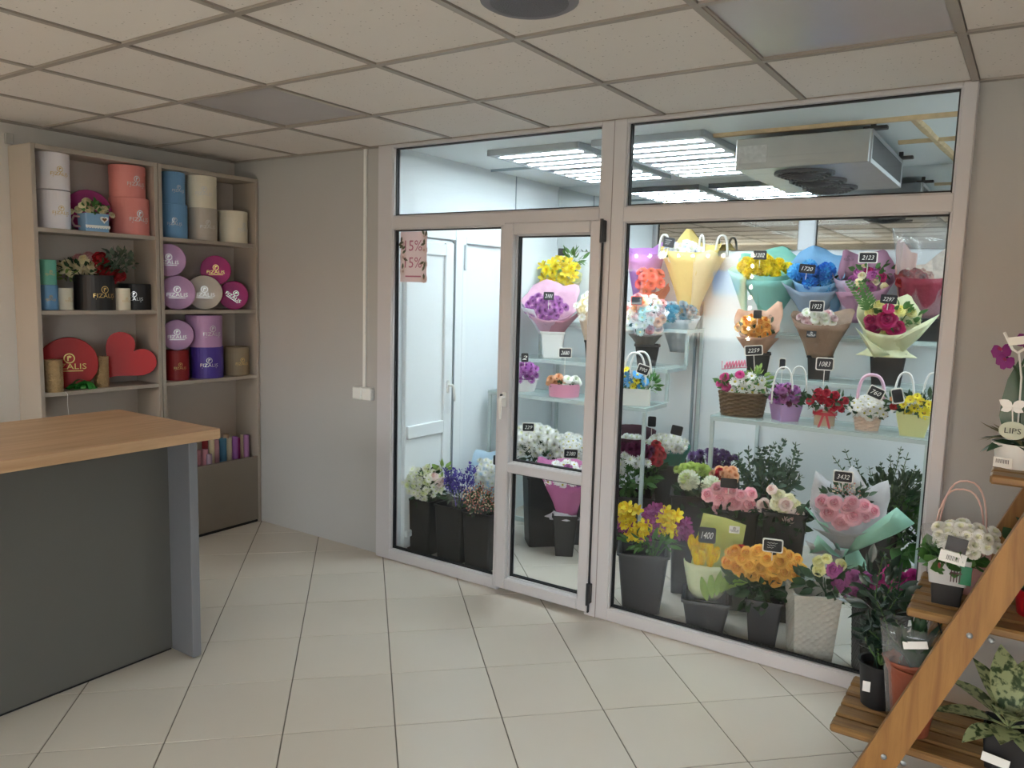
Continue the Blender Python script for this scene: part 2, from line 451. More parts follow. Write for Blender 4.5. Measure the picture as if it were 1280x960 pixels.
# ------------------------------------------------------------------ structure: glass partition
YF0, YF1 = -.035, .035
def bar(mb, x0, x1, z0, z1, y0=YF0, y1=YF1): mb.bbox(x0, x1, y0, y1, z0, z1, .004)
def glazing(name, x0, x1, z0, z1, label, frame=None, parent=None, bead=.012):
    """a pane with its black gasket and glazing bead; x0..z1 is the visible glass"""
    root = parent
    if root is None:
        root = bpy.data.objects.new(name, None); C.objects.link(root); struct(root, label)
    MB().box(x0-.006, x1+.006, -.004, .004, z0-.006, z1+.006).build('pane', glass_m, root, label='clear glass pane')
    gk = MB(); w = .005
    for yy in ((-.012, -.0045), (.0045, .012)):
        gk.box(x0-w, x0+w*.6, *yy, z0-w, z1+w); gk.box(x1-w*.6, x1+w, *yy, z0-w, z1+w); gk.box(x0, x1, *yy, z0-w, z0+w*.8); gk.box(x0, x1, *yy, z1-w*.6, z1+w)
    gk.build('gasket', gasket, root, label='black rubber gasket')
    bd = MB()
    for y0, y1 in ((-.028, -.010), (.010, .028)):
        bd.bbox(x0-bead, x0-w*.7, y0, y1, z0-bead, z1+bead, .002); bd.bbox(x1+w*.7, x1+bead, y0, y1, z0-bead, z1+bead, .002)
        bd.bbox(x0, x1, y0, y1, z0-bead, z0-w*.7, .002); bd.bbox(x0, x1, y0, y1, z1+w*.7, z1+bead, .002)
    bd.build('glazing_bead', upvc, root)
    return root
GL = (1.447, 2.176); DG = (2.285, 2.702); BG = (2.884, 4.196)
ZT0, ZT1, ZB = 1.917, 2.003, .070
tr = bpy.data.objects.new('trim_4', None); C.objects.link(tr); struct(tr, 'white plastic frame of the glass partition')
def fr(name, x0, x1, z0, z1): MB().bbox(x0, x1, YF0, YF1, z0, z1, .004).build(name, upvc, tr)
fr('post', PX0+.0, GL[0]-.010, 0, H); fr('post', 2.745, BG[0]-.010, 0, H); fr('post', BG[1]+.010, PX1, 0, H)
fr('transom', GL[0]-.012, 2.747, ZT0+.008, ZT1-.008); fr('transom', BG[0]-.012, BG[1]+.012, ZT0+.008, ZT1-.008)
fr('sill', GL[0]-.012, GL[1]+.012, 0, ZB-.008); fr('sill', BG[0]-.012, BG[1]+.012, 0, ZB-.008)
fr('head_rail', GL[0]-.012, 2.747, H-.018, H); fr('head_rail', BG[0]-.012, BG[1]+.012, H-.018, H)
fr('mullion', GL[1]+.008, 2.218, 0, ZT0+.01)
MB().box(2.808, 2.811, -.0365, -.034, 0, H).build('joint_line', mat('joint_shadow_gap', '#8d8584', .7), tr)
glazing('window_1', GL[0], GL[1], ZB, ZT0, 'tall fixed pane left of the door')
glazing('window_2', BG[0], BG[1], ZB, ZT0, 'large fixed pane in front of the flower racks')
glazing('window_3', GL[0], 2.735, ZT1, H-.02, 'fanlight over the door')
glazing('window_4', BG[0], BG[1], ZT1, H-.02, 'wide fanlight below the ceiling')
dr = bpy.data.objects.new('door_1', None); C.objects.link(dr); struct(dr, 'white glazed door of the cold room')
def dleaf(name, *b): MB().bbox(*b, .006).build(name, upvc, dr)
DX0, DX1 = 2.212, 2.772
dleaf('stile', DX0, DG[0]-.010, -.055, .03, .022, ZT0+.02); dleaf('stile', DG[1]+.010, DX1, -.055, .03, .022, ZT0+.02)
dleaf('rail', DG[0]-.011, DG[1]+.011, -.055, .03, .022, .083); dleaf('rail', DG[0]-.011, DG[1]+.011, -.055, .03, .655, .708); dleaf('rail', DG[0]-.011, DG[1]+.011, -.055, .03, 1.876, ZT0+.02)
glazing('', DG[0], DG[1], .715, 1.868, '', parent=dr); glazing('', DG[0], DG[1], .090, .645, '', parent=dr)
hd = MB(); hd.bbox(2.236, 2.262, -.063, -.055, 1.00, 1.075, .003); hd.tube([(2.249, -.06, 1.05), (2.249, -.092, 1.05), (2.249, -.097, 1.035), (2.249, -.095, .99), (2.249, -.09, .94)], [.009, .009, .010, .009, .007], 10)
h = hd.build('door_handle', white_pl, dr, True, 'white lever handle')
MB().lathe([(.006, 0), (.006, .012), (.002, .014)], 10, T(2.236, -.061, 1.06) @ RX(R(90))).build('lock_cap', black_pl, h)
for z in (1.84, .075):
    hg = MB(); hg.bbox(2.768, 2.788, -.064, -.03, z-.005, z+.095, .003); hg.lathe([(.008, z-.01), (.008, z+.1)], 10, T(2.778, -.066, 0)); hg.build('hinge', mat('hinge_black', '#2a2a2e', .4), dr)
MB().box(2.770, 2.776, -.050, -.036, .02, ZT0+.02).build('door_gap', gasket, dr)

# inner white door in the cold room's left wall
d2 = bpy.data.objects.new('door_2', None); C.objects.link(d2); struct(d2, 'white panelled plastic door inside the cold room')
X0 = CX0
def dp(name, y0, y1, z0, z1, t0, t1, m_=upvc2): return MB().bbox(X0+t0, X0+t1, y0, y1, z0, z1, .004).build(name, m_, d2)
dp('frame', .525, .60, 0, 1.97, 0, .05); dp('frame', .10, .524, 1.90, 1.97, 0, .049)
dp('leaf', .09, .52, .03, 1.895, 0, .03)
for z0, z1 in ((.10, .14), (.70, .78), (1.80, 1.87)): dp('rail', .1, .505, z0, z1, .028, .046)
dp('stile', .43, .51, .05, 1.88, .028, .048)
MB().box(X0+.05, X0+.052, .512, .524, .03, 1.9).build('gap', mat('grey_gap', '#6f7c84', .6), d2)
hb = MB(); hb.bbox(X0+.046, X0+.056, .455, .48, .95, 1.03, .003); hb.tube([(X0+.05, .468, 1.0), (X0+.085, .468, 1.0), (X0+.09, .475, .99), (X0+.09, .49, .90)], .009, 8)
hb.build('door_handle', white_pl, d2, True)
d3 = bpy.data.objects.new('trim_5', None); C.objects.link(d3); struct(d3, 'white framed wall panel beside the inner door')
MB().bbox(X0, X0+.03, .62, .66, 0, 1.93, .004).build('frame', upvc2, d3); MB().bbox(X0, X0+.029, .661, 1.2, 1.89, 1.93, .004).build('frame', upvc2, d3)
MB().bbox(X0+.03, X0+.045, .63, .65, 1.72, 1.88, .004).build('hinge', mat('pale_hinge', '#cfd6da', .4), d3)

# conduit with double socket, small junction box
t = thing('wall_socket', 'white surface-mounted double socket with cable duct up the wall', 'socket', (1.205, -.0, .96))
MB().bbox(-.075, -.002, -.04, 0, -.03, .045, .006).build('socket_box', white_pl, t); MB().bbox(.002, .075, -.04, 0, -.03, .045, .006).build('socket_box', white_pl, t)
MB().bbox(-.012, .008, -.016, 0, .044, H-.96, .002).build('cable_duct', white_pl, t)
t = tag(MB().bbox(0, .02, -1.40, -1.36, 2.28, 2.335, .004).build('junction_box', mat('socket_grey', '#a9a7a3', .5)), 'small grey junction box high on the wall beside the shelving', 'socket')

# shop windows to the street; the taller one is added for light
for n, (a, b, c_, d_) in enumerate(WIN):
    w = bpy.data.objects.new('window_%d' % (n+5), None); C.objects.link(w); struct(w, 'street window behind the camera, the taller one added for light')
    f = MB()
    f.box(a, a+.05, YB-.08, YB-.02, c_, d_); f.box(b-.05, b, YB-.08, YB-.02, c_, d_); f.box(a, b, YB-.08, YB-.02, c_, c_+.05); f.box(a, b, YB-.08, YB-.02, d_-.05, d_)
    if n: f.box((a+b)/2-.03, (a+b)/2+.03, YB-.08, YB-.02, c_, d_)
    f.build('frame', upvc, w)
    MB().box(a+.04, b-.04, YB-.053, YB-.047, c_+.04, d_-.04).build('pane', glass_m, w)

# ------------------------------------------------------------------ LED panels and air cooler in the cold room
tube_m = mat('led_tube', '#ffffff', .5, emit=(.82, .95, 1.0), es=LED)
def led(x0, x1, y0, y1, label):
    t = thing('led_panel', label, 'light', ((x0+x1)/2, (y0+y1)/2, H)); w = (x1-x0)/2; d = (y1-y0)/2
    f = MB()
    for s in (-1, 1):
        f.bbox(s*w-.010, s*w+.010, -d-.010, d+.010, -.034, 0, .002); f.bbox(-w, w, s*d-.010, s*d+.010, -.034, 0, .002)
    f.build('frame', mat('led_frame', '#aab0b5', .4), t)
    for s in (-1, 1): MB().box(-w+.008, w-.008, s*d/2-d/2+.012, s*d/2+d/2-.012, -.030, -.001).build('cover_plate', mat('led_plate', '#b9bdc6', .5), t)
    for k in range(8):
        s = -1 if k < 4 else 1
        y = s*d/2 + ((k % 4)-1.5)*(d-.03)/4
        MB().bbox(-w+.03, w-.03, y-.024, y+.024, -.033, -.028, .002).build('tube', tube_m, t)
led(1.83, 2.41, .34, 1.56, 'ceiling LED panel with eight white tubes nearest the cold room door')
led(2.50, 3.09, .34, 1.56, 'ceiling LED panel with eight white tubes beside the air cooler')
led(4.32, 4.91, .34, 1.56, 'unseen ceiling LED panel beyond the cooler, added to brighten the right side')  # out of view, added to brighten the right of the cold room

t = thing('air_cooler', 'galvanised ceiling air cooler with three round fan grilles underneath', 'air cooler', (3.52, .92, 2.205))
MB().bbox(-.30, .30, -.47, .47, 0, .145, .004).build('casing', galv, t)
MB().box(.3, .304, -.44, .44, .02, .125).build('fin_panel', mat('dark_fins', '#1f2022', .6, bump=.5, bscale=300), t, label='dark finned side opening')
st = MB()
for s in (-1, 1): st.box(.296, .306, s*.445-.012, s*.445+.012, 0, .145)
st.box(.296, .306, -.445, .445, 0, .02); st.box(.296, .306, -.445, .445, .125, .145); st.build('edge_strip', galv, t)
for s in (-1, 1):
    MB().bbox(.26, .36, s*.42-.02, s*.42+.02, .145, .160, .002).build('hanger', black_pl, t); MB().box(.29, .31, s*.42-.01, s*.42+.01, .15, .183).build('hanger', black_pl, t)
MB().box(-.29, -.15, -.472, -.4705, .03, .11).build('rating_plate', mat('rating_plate', '#b9bbbb', .5, var=.3, vscale=60), t)
for k, y in enumerate((-.28, .0, .28)):
    g_ = MB()
    for q in range(7):
        r = .03+.016*q
        g_.tube([(r*math.cos(a*2*PI/20), r*math.sin(a*2*PI/20), -.035+.025*(r/.13)**3) for a in range(21)], .0035, 5, T(-.02, y, 0))
    for q in range(6): g_.tube([(.01*math.cos(q*PI/3), .01*math.sin(q*PI/3), -.036), (.135*math.cos(q*PI/3), .135*math.sin(q*PI/3), -.005)], .004, 5, T(-.02, y, 0))
    g_.lathe([(.14, 0), (.14, -.012), (.128, -.012), (.128, 0)], 24, T(-.02, y, 0), cap0=False, cap1=False)
    gr_ = g_.build('fan_grille', mat('fan_grey', '#4a4a4e', .5), t)
    bl = MB(); bl.lathe([(.035, -.028), (.035, -.004)], 14, T(-.02, y, 0))
    for q in range(5): bl.grid(lambda u, v: (.03+.09*u, (v-.5)*.07, -.014+.012*(v-.5)), 2, 2, T(-.02, y, 0) @ RZ(q*2*PI/5+.3))
    bl.build('fan_blades', black_pl, gr_)

# ------------------------------------------------------------------ shelving units
sh_m = mat('taupe_laminate', '#aa9f93', .55, var=.04, vscale=5)
sh_b = mat('shelf_back_panel', '#bbb0a7', .6)
SD = .24
def shelving(y0, y1, label, trough, boards):
    t = thing('shelving_unit', label, 'shelf', (0, (y0+y1)/2, 0)); h = (y1-y0)/2; th = .022
    for s in (-1, 1):
        a, b = (-h, -h+th) if s < 0 else (h-th, h)
        MB().bbox(.004, SD, a, b, 0, 2.27, .0015).build('side_panel', sh_m, t)
    for z in boards: MB().bbox(.012, SD-.003, -h+th, h-th, z-.022, z, .0015).build('shelf_board', sh_m, t)
    MB().bbox(.012, SD, -h+th, h-th, 2.246, 2.27, .0015).build('top_board', sh_m, t)
    MB().box(.004, .012, -h+th, h-th, .03, 2.25).build('back_panel', sh_b, t)
    if trough: MB().bbox(SD-.02, SD-.001, -h+th, h-th, .022, .455, .0015).build('front_panel', mat('taupe_front', '#83796e', .5), t)
    MB().box(.03, SD-.012, -h+th, h-th, 0, .02).build('plinth', black_pl, t)
shelving(-1.385, -.702, 'tall taupe shelving unit holding the white and red gift boxes, behind the counter', False, (1.855, 1.43, 1.0, .50, .042))
shelving(-.698, -.004, 'tall taupe shelving unit in the room corner with paper rolls in its bottom bin', True, (1.855, 1.43, 1.0, .042))

# ------------------------------------------------------------------ counter
top_m = wood('oak_laminate', '#b28d69', '#caa682', 'Y', .4, .8)
cg = mat('graphite_laminate', '#5a5955', .42, var=.03, vscale=6); cg2 = mat('grey_edge', '#77777c', .4)
t = thing('counter', 'grey sales counter with an oak laminate top and protruding end panel', 'counter', (1.4, -2.2, 0))
MB().bbox(-.405, .35, -1.15, .805, .958, 1.0, .002).build('worktop', top_m, t)
MB().bbox(.075, .095, -1.1, .73, .012, .958, .002).build('front_panel', cg, t)
MB().bbox(-.38, .245, .728, .768, .006, .958, .002).build('end_panel', cg2, t)
MB().bbox(-.38, .245, -1.13, -1.09, .006, .958, .002).build('end_panel', cg2, t)
MB().box(.05, .085, -1.1, .73, 0, .012).build('plinth', black_pl, t)
for x_ in (.20, -.3):
    for y_ in (.748, -1.11): MB().lathe([(.012, 0), (.012, .007)], 10, T(x_, y_, 0)).build('foot', black_pl, t)

# ------------------------------------------------------------------ wooden plant stand
pine = wood('stained_pine', '#704e2b', '#93703f', 'X', .5, .9)
pine2 = wood('stained_pine_leg', '#80582d', '#a0743e', 'Z', .5, .9)
t = thing('plant_stand', 'stained wooden ladder plant stand with slatted shelves against the wall', 'plant stand', (5.2, -.53, 0))
SH = [(.20, 4.048), (.65, 4.243), (1.10, 4.427)]
YS0, YS1 = -.745, -.315
for z, xl in SH:
    xr = 10.4-xl; n = 5; w = (YS1-YS0)/n
    for k in range(n):
        MB().bbox(xl-5.2, xr-5.2, YS0+k*w+.008+.53, YS0+(k+1)*w-.008+.53, z-.028, z, .006).build('slat', pine, t)
    for s in (-1, 1):
        xx = xl-5.2+.17 if s < 0 else xr-5.2-.17
        MB().bbox(xx-.02, xx+.02, YS0+.53, YS1+.53, z-.075, z-.028, .004).build('bearer', pine2, t)
def leg(y0, y1, s):
    # leg leaning inwards: x at height z follows the shelf ends
    k = (4.427-4.048)/.9
    def xz(z, off): return s*(-(5.2-(4.048+k*(z-.2)))+off)
    o0, o1 = .130, .230
    z0, z1 = 0, 1.75
    pts = [(xz(z0, o0), z0), (xz(z0, o1), z0), (xz(z1, o1), z1), (xz(z1, o0), z1)]
    MB().poly(pts, y0+.53, y1+.53).build('leg', pine2, t)
for s in (-1, 1): leg(YS0-.055, YS0-.001, s); leg(YS1+.001, YS1+.045, s)
MB().bbox(-.62, .62, YS0+.48, YS0+.53, 1.60, 1.66, .004).build('crossbar', pine, t)
bolt = MB().lathe([(.009, 0), (.009, -.004), (.004, -.007)], 10).mesh('bolt', metal_m)
for z, xl in SH:
    for dx in (.03, .085):
        o = link('bolt', bolt, t); o.location = (xl-5.2+.145+dx, YS0-.055+.53, z-.02); o.rotation_euler = (R(-90), 0, 0)

# ------------------------------------------------------------------ glass flower racks
def rack(x0, x1, label, tiers, yb):
    t = thing('flower_rack', label, 'rack', (x0, 0, 0)); w = x1-x0; r = .011
    for k, (y, z) in enumerate(tiers):
        y1 = tiers[k+1][0] if k+1 < len(tiers) else yb
        f = MB()
        f.box(0, w, y, y+2*r, z-2*r, z); f.box(0, w, y1, y1+2*r, z-2*r, z); f.box(0, 2*r, y+2*r, y1, z-2*r, z); f.box(w-2*r, w, y+2*r, y1, z-2*r, z)
        f.build('shelf_frame', rackm, t)
        MB().box(0, w, y, y1+2*r, z, z+.006).build('glass_shelf', shelf_glass, t)
        zz = 0 if k == 0 else tiers[k-1][1]+.007
        for x in (0, w-2*r): MB().bbox(x+.0005, x+2*r-.0005, y+(.0005 if k == 0 else .0225), y+2*r+(-.0005 if k == 0 else .0215), zz, z-2*r, .002).build('post', rackm, t)
    for x in (0, w-2*r): MB().bbox(x, x+2*r, yb, yb+2*r, 0, tiers[-1][1]-2*r, .002).build('post', rackm, t)
    MB().box(0, w, tiers[0][0]+.2, tiers[0][0]+.22, 0, .03).build('floor_rail', rackm, t)
    return t
Z1, Z2, Z3 = .923, 1.135, 1.375
TI = [(.90, Z1), (1.20, Z2), (1.50, Z3)]
rack(1.46, 2.615, 'stepped metal rack with glass shelves behind the cold room door', TI, 1.79)
rack(3.010, 4.118, 'stepped metal rack with glass shelves full of bouquets and baskets', TI, 1.79)
Z1 += .006; Z2 += .006; Z3 += .006

# ------------------------------------------------------------------ gift boxes on the shelving
def box_mats(key, col): return mat('box_'+key, col, .5)
def hatbox(key, col, label, bx, zb, wpx, hpx, x=.13, foil=None, lid=True, ang=0, lw=.42, group='round gift boxes on the shelves', name='hat_box', open_top=False):
    it = Item(name, label, 'gift box', bx, x, zb, group, axis=0)
    r = wpx*it.m/2; h = hpx*it.m; m_ = box_mats(key, col)
    if lid:
        MB().lathe([(r*.985, 0), (r*.985, h*.74)], 32).build('body', m_, it.root, True)
        l = MB().lathe([(r, h*.74), (r, h-.003), (r-.003, h)], 32).build('lid', m_, it.root)
    else:
        MB().lathe([(r, 0), (r, h), (r-.004, h), (r-.004, h*.6)], 32).build('body', m_, it.root)
    if foil:
        pr = logo_mb(min(r*2*lw*1.3, .12)); wrap_cyl(pr, r+.001, ang, h*.42).build('lettering', foil, it.root, label='foil emblem and the name FIZALIS')
    return it
def discbox(key, col, label, cx, zb, dpx, x=.13, foil=gold, depth=.12, tilt=0, roll=0, group='round boxes lying on their sides', z=None):
    """round box lying on its side, lid to the room"""
    it = Item('hat_box', label, 'gift box', cx, x, zb, group, axis=0)
    r = dpx*it.m/2; m_ = box_mats(key, col)
    M = T(0, -depth/2, r) @ RX(R(90)+tilt)
    b = MB().lathe([(r*.965, -depth), (r*.965, -.03)], 32, M).build('body', m_, it.root, True)
    MB().lathe([(r, -.035), (r, -.003), (r-.003, 0)], 32, M).build('lid', m_, it.root)
    if foil: 
        lo = logo_mb(r*1.15); o = lo.build('lettering', foil, it.root, label='foil emblem and the name FIZALIS'); o.matrix_local = M @ T(0, -r*.12, .001) @ RZ(roll) @ RX(R(-90))
    return it
cols = dict(white='#f2ecf0', magenta='#a3126e', salmon='#e08a83', teal='#6fb9a3', blue='#72a3cf', cream='#e8dfca', black='#1d1b1e', red='#a01218', taupe='#a99d90', lilac='#b98fbb', purple='#4a3591', brown='#8d7c63')
hatbox('white', cols['white'], 'white round hat box on the top shelf, lower of a pair', 68.5, 1.855, 37, 47, foil=gold, ang=.45)
w_ = hatbox('white', cols['white'], 'white round hat box stacked on another white one', 66, 2.058, 39, 45, foil=gold, ang=.45)
discbox('magenta', cols['magenta'], 'magenta round box standing on edge behind the small blue cup', 111, 1.855, 52, x=.06, foil=None, depth=.08)
hatbox('salmon', cols['salmon'], 'salmon pink round hat box standing on the top shelf', 162.5, 1.855, 46, 45, foil=silver, ang=.55)
hatbox('salmon', cols['salmon'], 'salmon pink round hat box stacked on a wider salmon one', 159.5, 2.062, 42, 39, foil=silver, ang=.55)
hatbox('blue', cols['blue'], 'small blue round box under a green one', 60.5, 1.43, 23, 31, foil=gold, ang=.3)
hatbox('teal', cols['teal'], 'small sea green round box stacked on a blue one', 59.5, 1.563, 21, 31, foil=gold, ang=.4)
hatbox('cream', cols['cream'], 'small cream round box beside the blue and green stack', 81.5, 1.43, 19, 27, foil=gold, ang=.6, lid=False)
hatbox('cream', cols['cream'], 'small cream round box between two black boxes', 153, 1.43, 19, 27, x=.19, foil=gold, ang=.6, lid=False)
hatbox('black', cols['black'], 'low black round box behind a small cream one', 170, 1.43, 38, 32, x=.11, foil=silver, ang=-.1)
discbox('red', '#8c0f14', 'dark red round lid leaning against the shelf back', 83, 1.0, 60, x=.05, foil=None, depth=.04)
discbox('red2', cols['red'], 'large red round box with gold emblem behind a twine spool', 88, 1.0, 64, x=.12, foil=gold, depth=.07)
hatbox('blue', cols['blue'], 'blue round hat box on the top shelf, lower of a pair', 218, 1.855, 32, 42, foil=silver, ang=.05)
hatbox('blue', cols['blue'], 'blue round hat box stacked on another blue one', 216.5, 2.057, 29, 39, foil=silver, ang=.5)
hatbox('taupe', '#c0b6aa', 'beige grey round hat box under a cream one', 253.5, 1.855, 35, 40, foil=silver, ang=.4)
hatbox('cream', cols['cream'], 'cream round hat box stacked on a beige grey one', 251.5, 2.053, 37, 40, foil=silver, ang=.2)
hatbox('cream', cols['cream'], 'cream round hat box alone at the end of the top shelf', 291, 1.855, 36, 39, foil=silver, ang=.9)
discbox('lilac', cols['lilac'], 'lilac round box lying on top of another, lid forward', 211.5, 1.628, 40, foil=silver)
discbox('lilac', cols['lilac'], 'lilac round box lying on the shelf beside a beige one', 222, 1.43, 42, foil=silver)
discbox('taupe', '#c0b6aa', 'beige grey round box lying on its side between lilac and magenta', 256, 1.43, 42, foil=silver)
discbox('magenta', cols['magenta'], 'magenta round box resting on top of its neighbours', 270, 1.585, 36, foil=gold)
discbox('magenta', cols['magenta'], 'magenta round box lying at the end of the middle shelf', 292, 1.43, 35, foil=silver, roll=-.6)
hatbox('red', cols['red'], 'red round box under a leaning lilac lid', 221.5, 1.0, 28, 37, foil=gold, ang=.3, lid=False)
discbox('lilac', cols['lilac'], 'lilac round lid standing on a red box', 222, 1.183, 38, x=.15, foil=silver, depth=.04)
hatbox('purple', cols['purple'], 'dark violet round box under a lilac one', 259, 1.0, 39, 39, foil=silver, ang=.15, lid=False)
hatbox('lilac', cols['lilac'], 'lilac round hat box stacked on a dark violet one', 255.5, 1.197, 43, 39, foil=silver, ang=.5)
hatbox('brown', cols['brown'], 'brown kraft round box at the end of the lower shelf', 295.5, 1.0, 31, 35, foil=gold, ang=.5, lid=False)
# heart box
it = Item('heart_box', 'large red heart shaped gift box leaning on the shelf', 'gift box', 160, .12, 1.0, axis=0)
pts = []
for k in range(40):
    a = 2*PI*k/40
    x_ = 16*math.sin(a)**3; z_ = 13*math.cos(a)-5*math.cos(2*a)-2*math.cos(3*a)-math.cos(4*a)
    pts.append((x_/16, z_/16))
k_ = 32*it.m
M = T(.0, 0, .148) @ RX(R(-6)) @ RY(R(42)) @ SC(k_, 1, k_)
MB().poly(list(reversed(pts)), -.05, -.005, M).build('lid', mat('heart_red', '#b5131b', .45), it.root)
MB().poly([(x*.95, z*.95) for x, z in reversed(pts)], -.01, .05, M).build('body', mat('heart_red_dark', '#7c0d12', .5), it.root)
# twine spools
tw = mat('jute_twine', '#a98d66', .9, var=.25, vscale=60, bump=.8, bscale=180)
for bx, wpx, hpx, x, lb in ((68, 21, 40, .20, 'spool of jute twine in front of the red round box'), (127.5, 17, 38, .17, 'spool of jute twine beside the heart box')):
    it = Item('twine_spool', lb, 'twine', bx, x, 1.0, 'jute twine spools', axis=0); r = wpx*it.m/2; h = hpx*it.m
    mb = MB(); n = 16
    mb.lathe([(r*(.97 if k % 2 else 1), h*k/(2*n)) for k in range(2*n+1)], 20); mb.build('twine', tw, it.root)
    MB().lathe([(.012, h), (.012, h+.004), (.008, h+.004), (.008, h-.02)], 12).build('core', mat('cardboard', '#8f7350', .9), it.root)
    if bx < 100: MB().tube([(.05, -.03, .0), (.06, -.045, -.01), (.058, -.04, -.06), (.062, -.04, -.14)], .0015, 5).build('loose_end', white_pl, it.root)
# crumpled green ribbon
it = Item('ribbon_bundle', 'crumpled bundle of bright green ribbon on the shelf', 'ribbon', 103, .19, 1.0, axis=0)
mb = MB()
for k in range(16):
    cx, cy, rr, a = random.uniform(-.06, .06), random.uniform(-.025, .02), random.uniform(.02, .038), random.uniform(0, PI)
    hz = rr*random.uniform(.5, 1)*(1-abs(cx)/.1)
    def fn(u, v, cx=cx, cy=cy, rr=rr, a=a, hz=hz):
        th = u*PI*1.15-.2; x, y = rr*math.cos(th)*1.3, (v-.5)*.022
        return (cx+x*math.cos(a)-y*math.sin(a), cy+x*math.sin(a)*.6+y*math.cos(a), max(.002, .004+hz*1.5*math.sin(th)+.004*v))
    mb.grid(fn, 10, 2)
o = mb.build('ribbon', mat('green_ribbon', '#2f8a35', .35, trans=.1), it.root, True)
# blue cup with artificial roses is built with the flowers below
# paper rolls in the bin
rc = ['#b9838f', '#c98a98', '#a894aa', '#d9cdb5', '#8c1524', '#d8ccb0', '#5a9cc8', '#d8d0b8', '#9a5ba8', '#b0358a', '#c9b6a0', '#a874a8', '#9c6c9c', '#d8cfbd', '#b58a98', '#c3a58a']
RL = ['short dusty pink paper roll at the counter end of the shelf bin', 'short rose pink paper roll leaning in the shelf bin', 'lowest mauve paper roll in the shelf bin', 'short cream paper roll next to the mauve one', 'dark red paper roll in the shelf bin', 'cream paper roll beside the dark red roll', 'thick sky blue paper roll in the shelf bin', 'cream paper roll beside the sky blue roll', 'violet paper roll in the shelf bin', 'bright magenta paper roll in the shelf bin', 'tan paper roll behind the magenta roll', 'light orchid paper roll in the shelf bin', 'thick dull mauve paper roll in the shelf bin', 'cream paper roll against the wall side of the bin', 'pinkish paper roll beside the blue roll', 'tan paper roll behind the blue roll']
rp = [(250, 561), (258, 560), (263, 566), (268, 562), (258, 547), (266, 547), (280, 546), (288, 546), (295, 544), (301, 546), (305, 542), (309, 542), (312, 541), (317, 541), (272, 548), (284, 541)]
for k, (px, py) in enumerate(rp):
    it = Item('paper_roll', RL[k], 'paper roll', px, .12+.05*(k % 3)/2+(.03 if k < 4 else 0), .05, 'wrapping paper rolls in the bin', axis=0)
    h = it.l(px, py)[2]; r = (9 if k in (6, 12) else 7)*it.m/2
    mb = MB().lathe([(r, 0), (r, h), (r*.55, h), (r*.55, h-.05)], 14); mb.build('roll', mat('roll_%d' % k, rc[k], .5), it.root, True)
    MB().grid(lambda u, v: (r*1.03*math.cos(2.2*u+4), r*1.03*math.sin(2.2*u+4), h*(.02+.97*v)), 6, 1).build('loose_edge', mat('roll_%d' % k, rc[k], .5), it.root, True)

# ------------------------------------------------------------------ flower heads (shared meshes, diameter about 1, facing +z)
def petal_mat(col, v=.22):
    new = 'petal_'+col not in MATS
    M = mat('petal_'+col, col, .55, var=v, vscale=3, trans=.25)
    if new:                                    # every head a little lighter or darker than its neighbours
        nt = M.node_tree; n = next(x for x in nt.nodes if x.type == 'TEX_NOISE'); mx = next(x for x in nt.nodes if x.type == 'MIX')
        oi = nt.nodes.new('ShaderNodeObjectInfo'); ad = nt.nodes.new('ShaderNodeMath'); ad.operation = 'MULTIPLY_ADD'; ad.inputs[1].default_value = 1.3; ad.inputs[2].default_value = -.65
        a2 = nt.nodes.new('ShaderNodeMath'); a2.operation = 'ADD'; a2.use_clamp = True
        nt.links.new(oi.outputs['Random'], ad.inputs[0]); nt.links.new(n.outputs['Fac'], a2.inputs[0]); nt.links.new(ad.outputs[0], a2.inputs[1]); nt.links.new(a2.outputs[0], mx.inputs[0])
    return M
_fm = {}
def petal(mb, L, Wd, cup, curl, M, mi=0, nv=3, tip=.35, wave=0):
    """petal growing along +y from the origin, cupped upwards, tip curling by 'curl'"""
    def fn(u, v):
        s = u*2-1
        w = Wd*(math.sin(PI*(.12+.62*v))**.8)*(1-(1-tip)*max(0, v-.75)*2.2)
        return (s*w, L*v, cup*s*s*w + curl*L*v*v + wave*math.sin(6*s+5*v)*v)
    mb.grid(fn, 2, nv, M, mi)
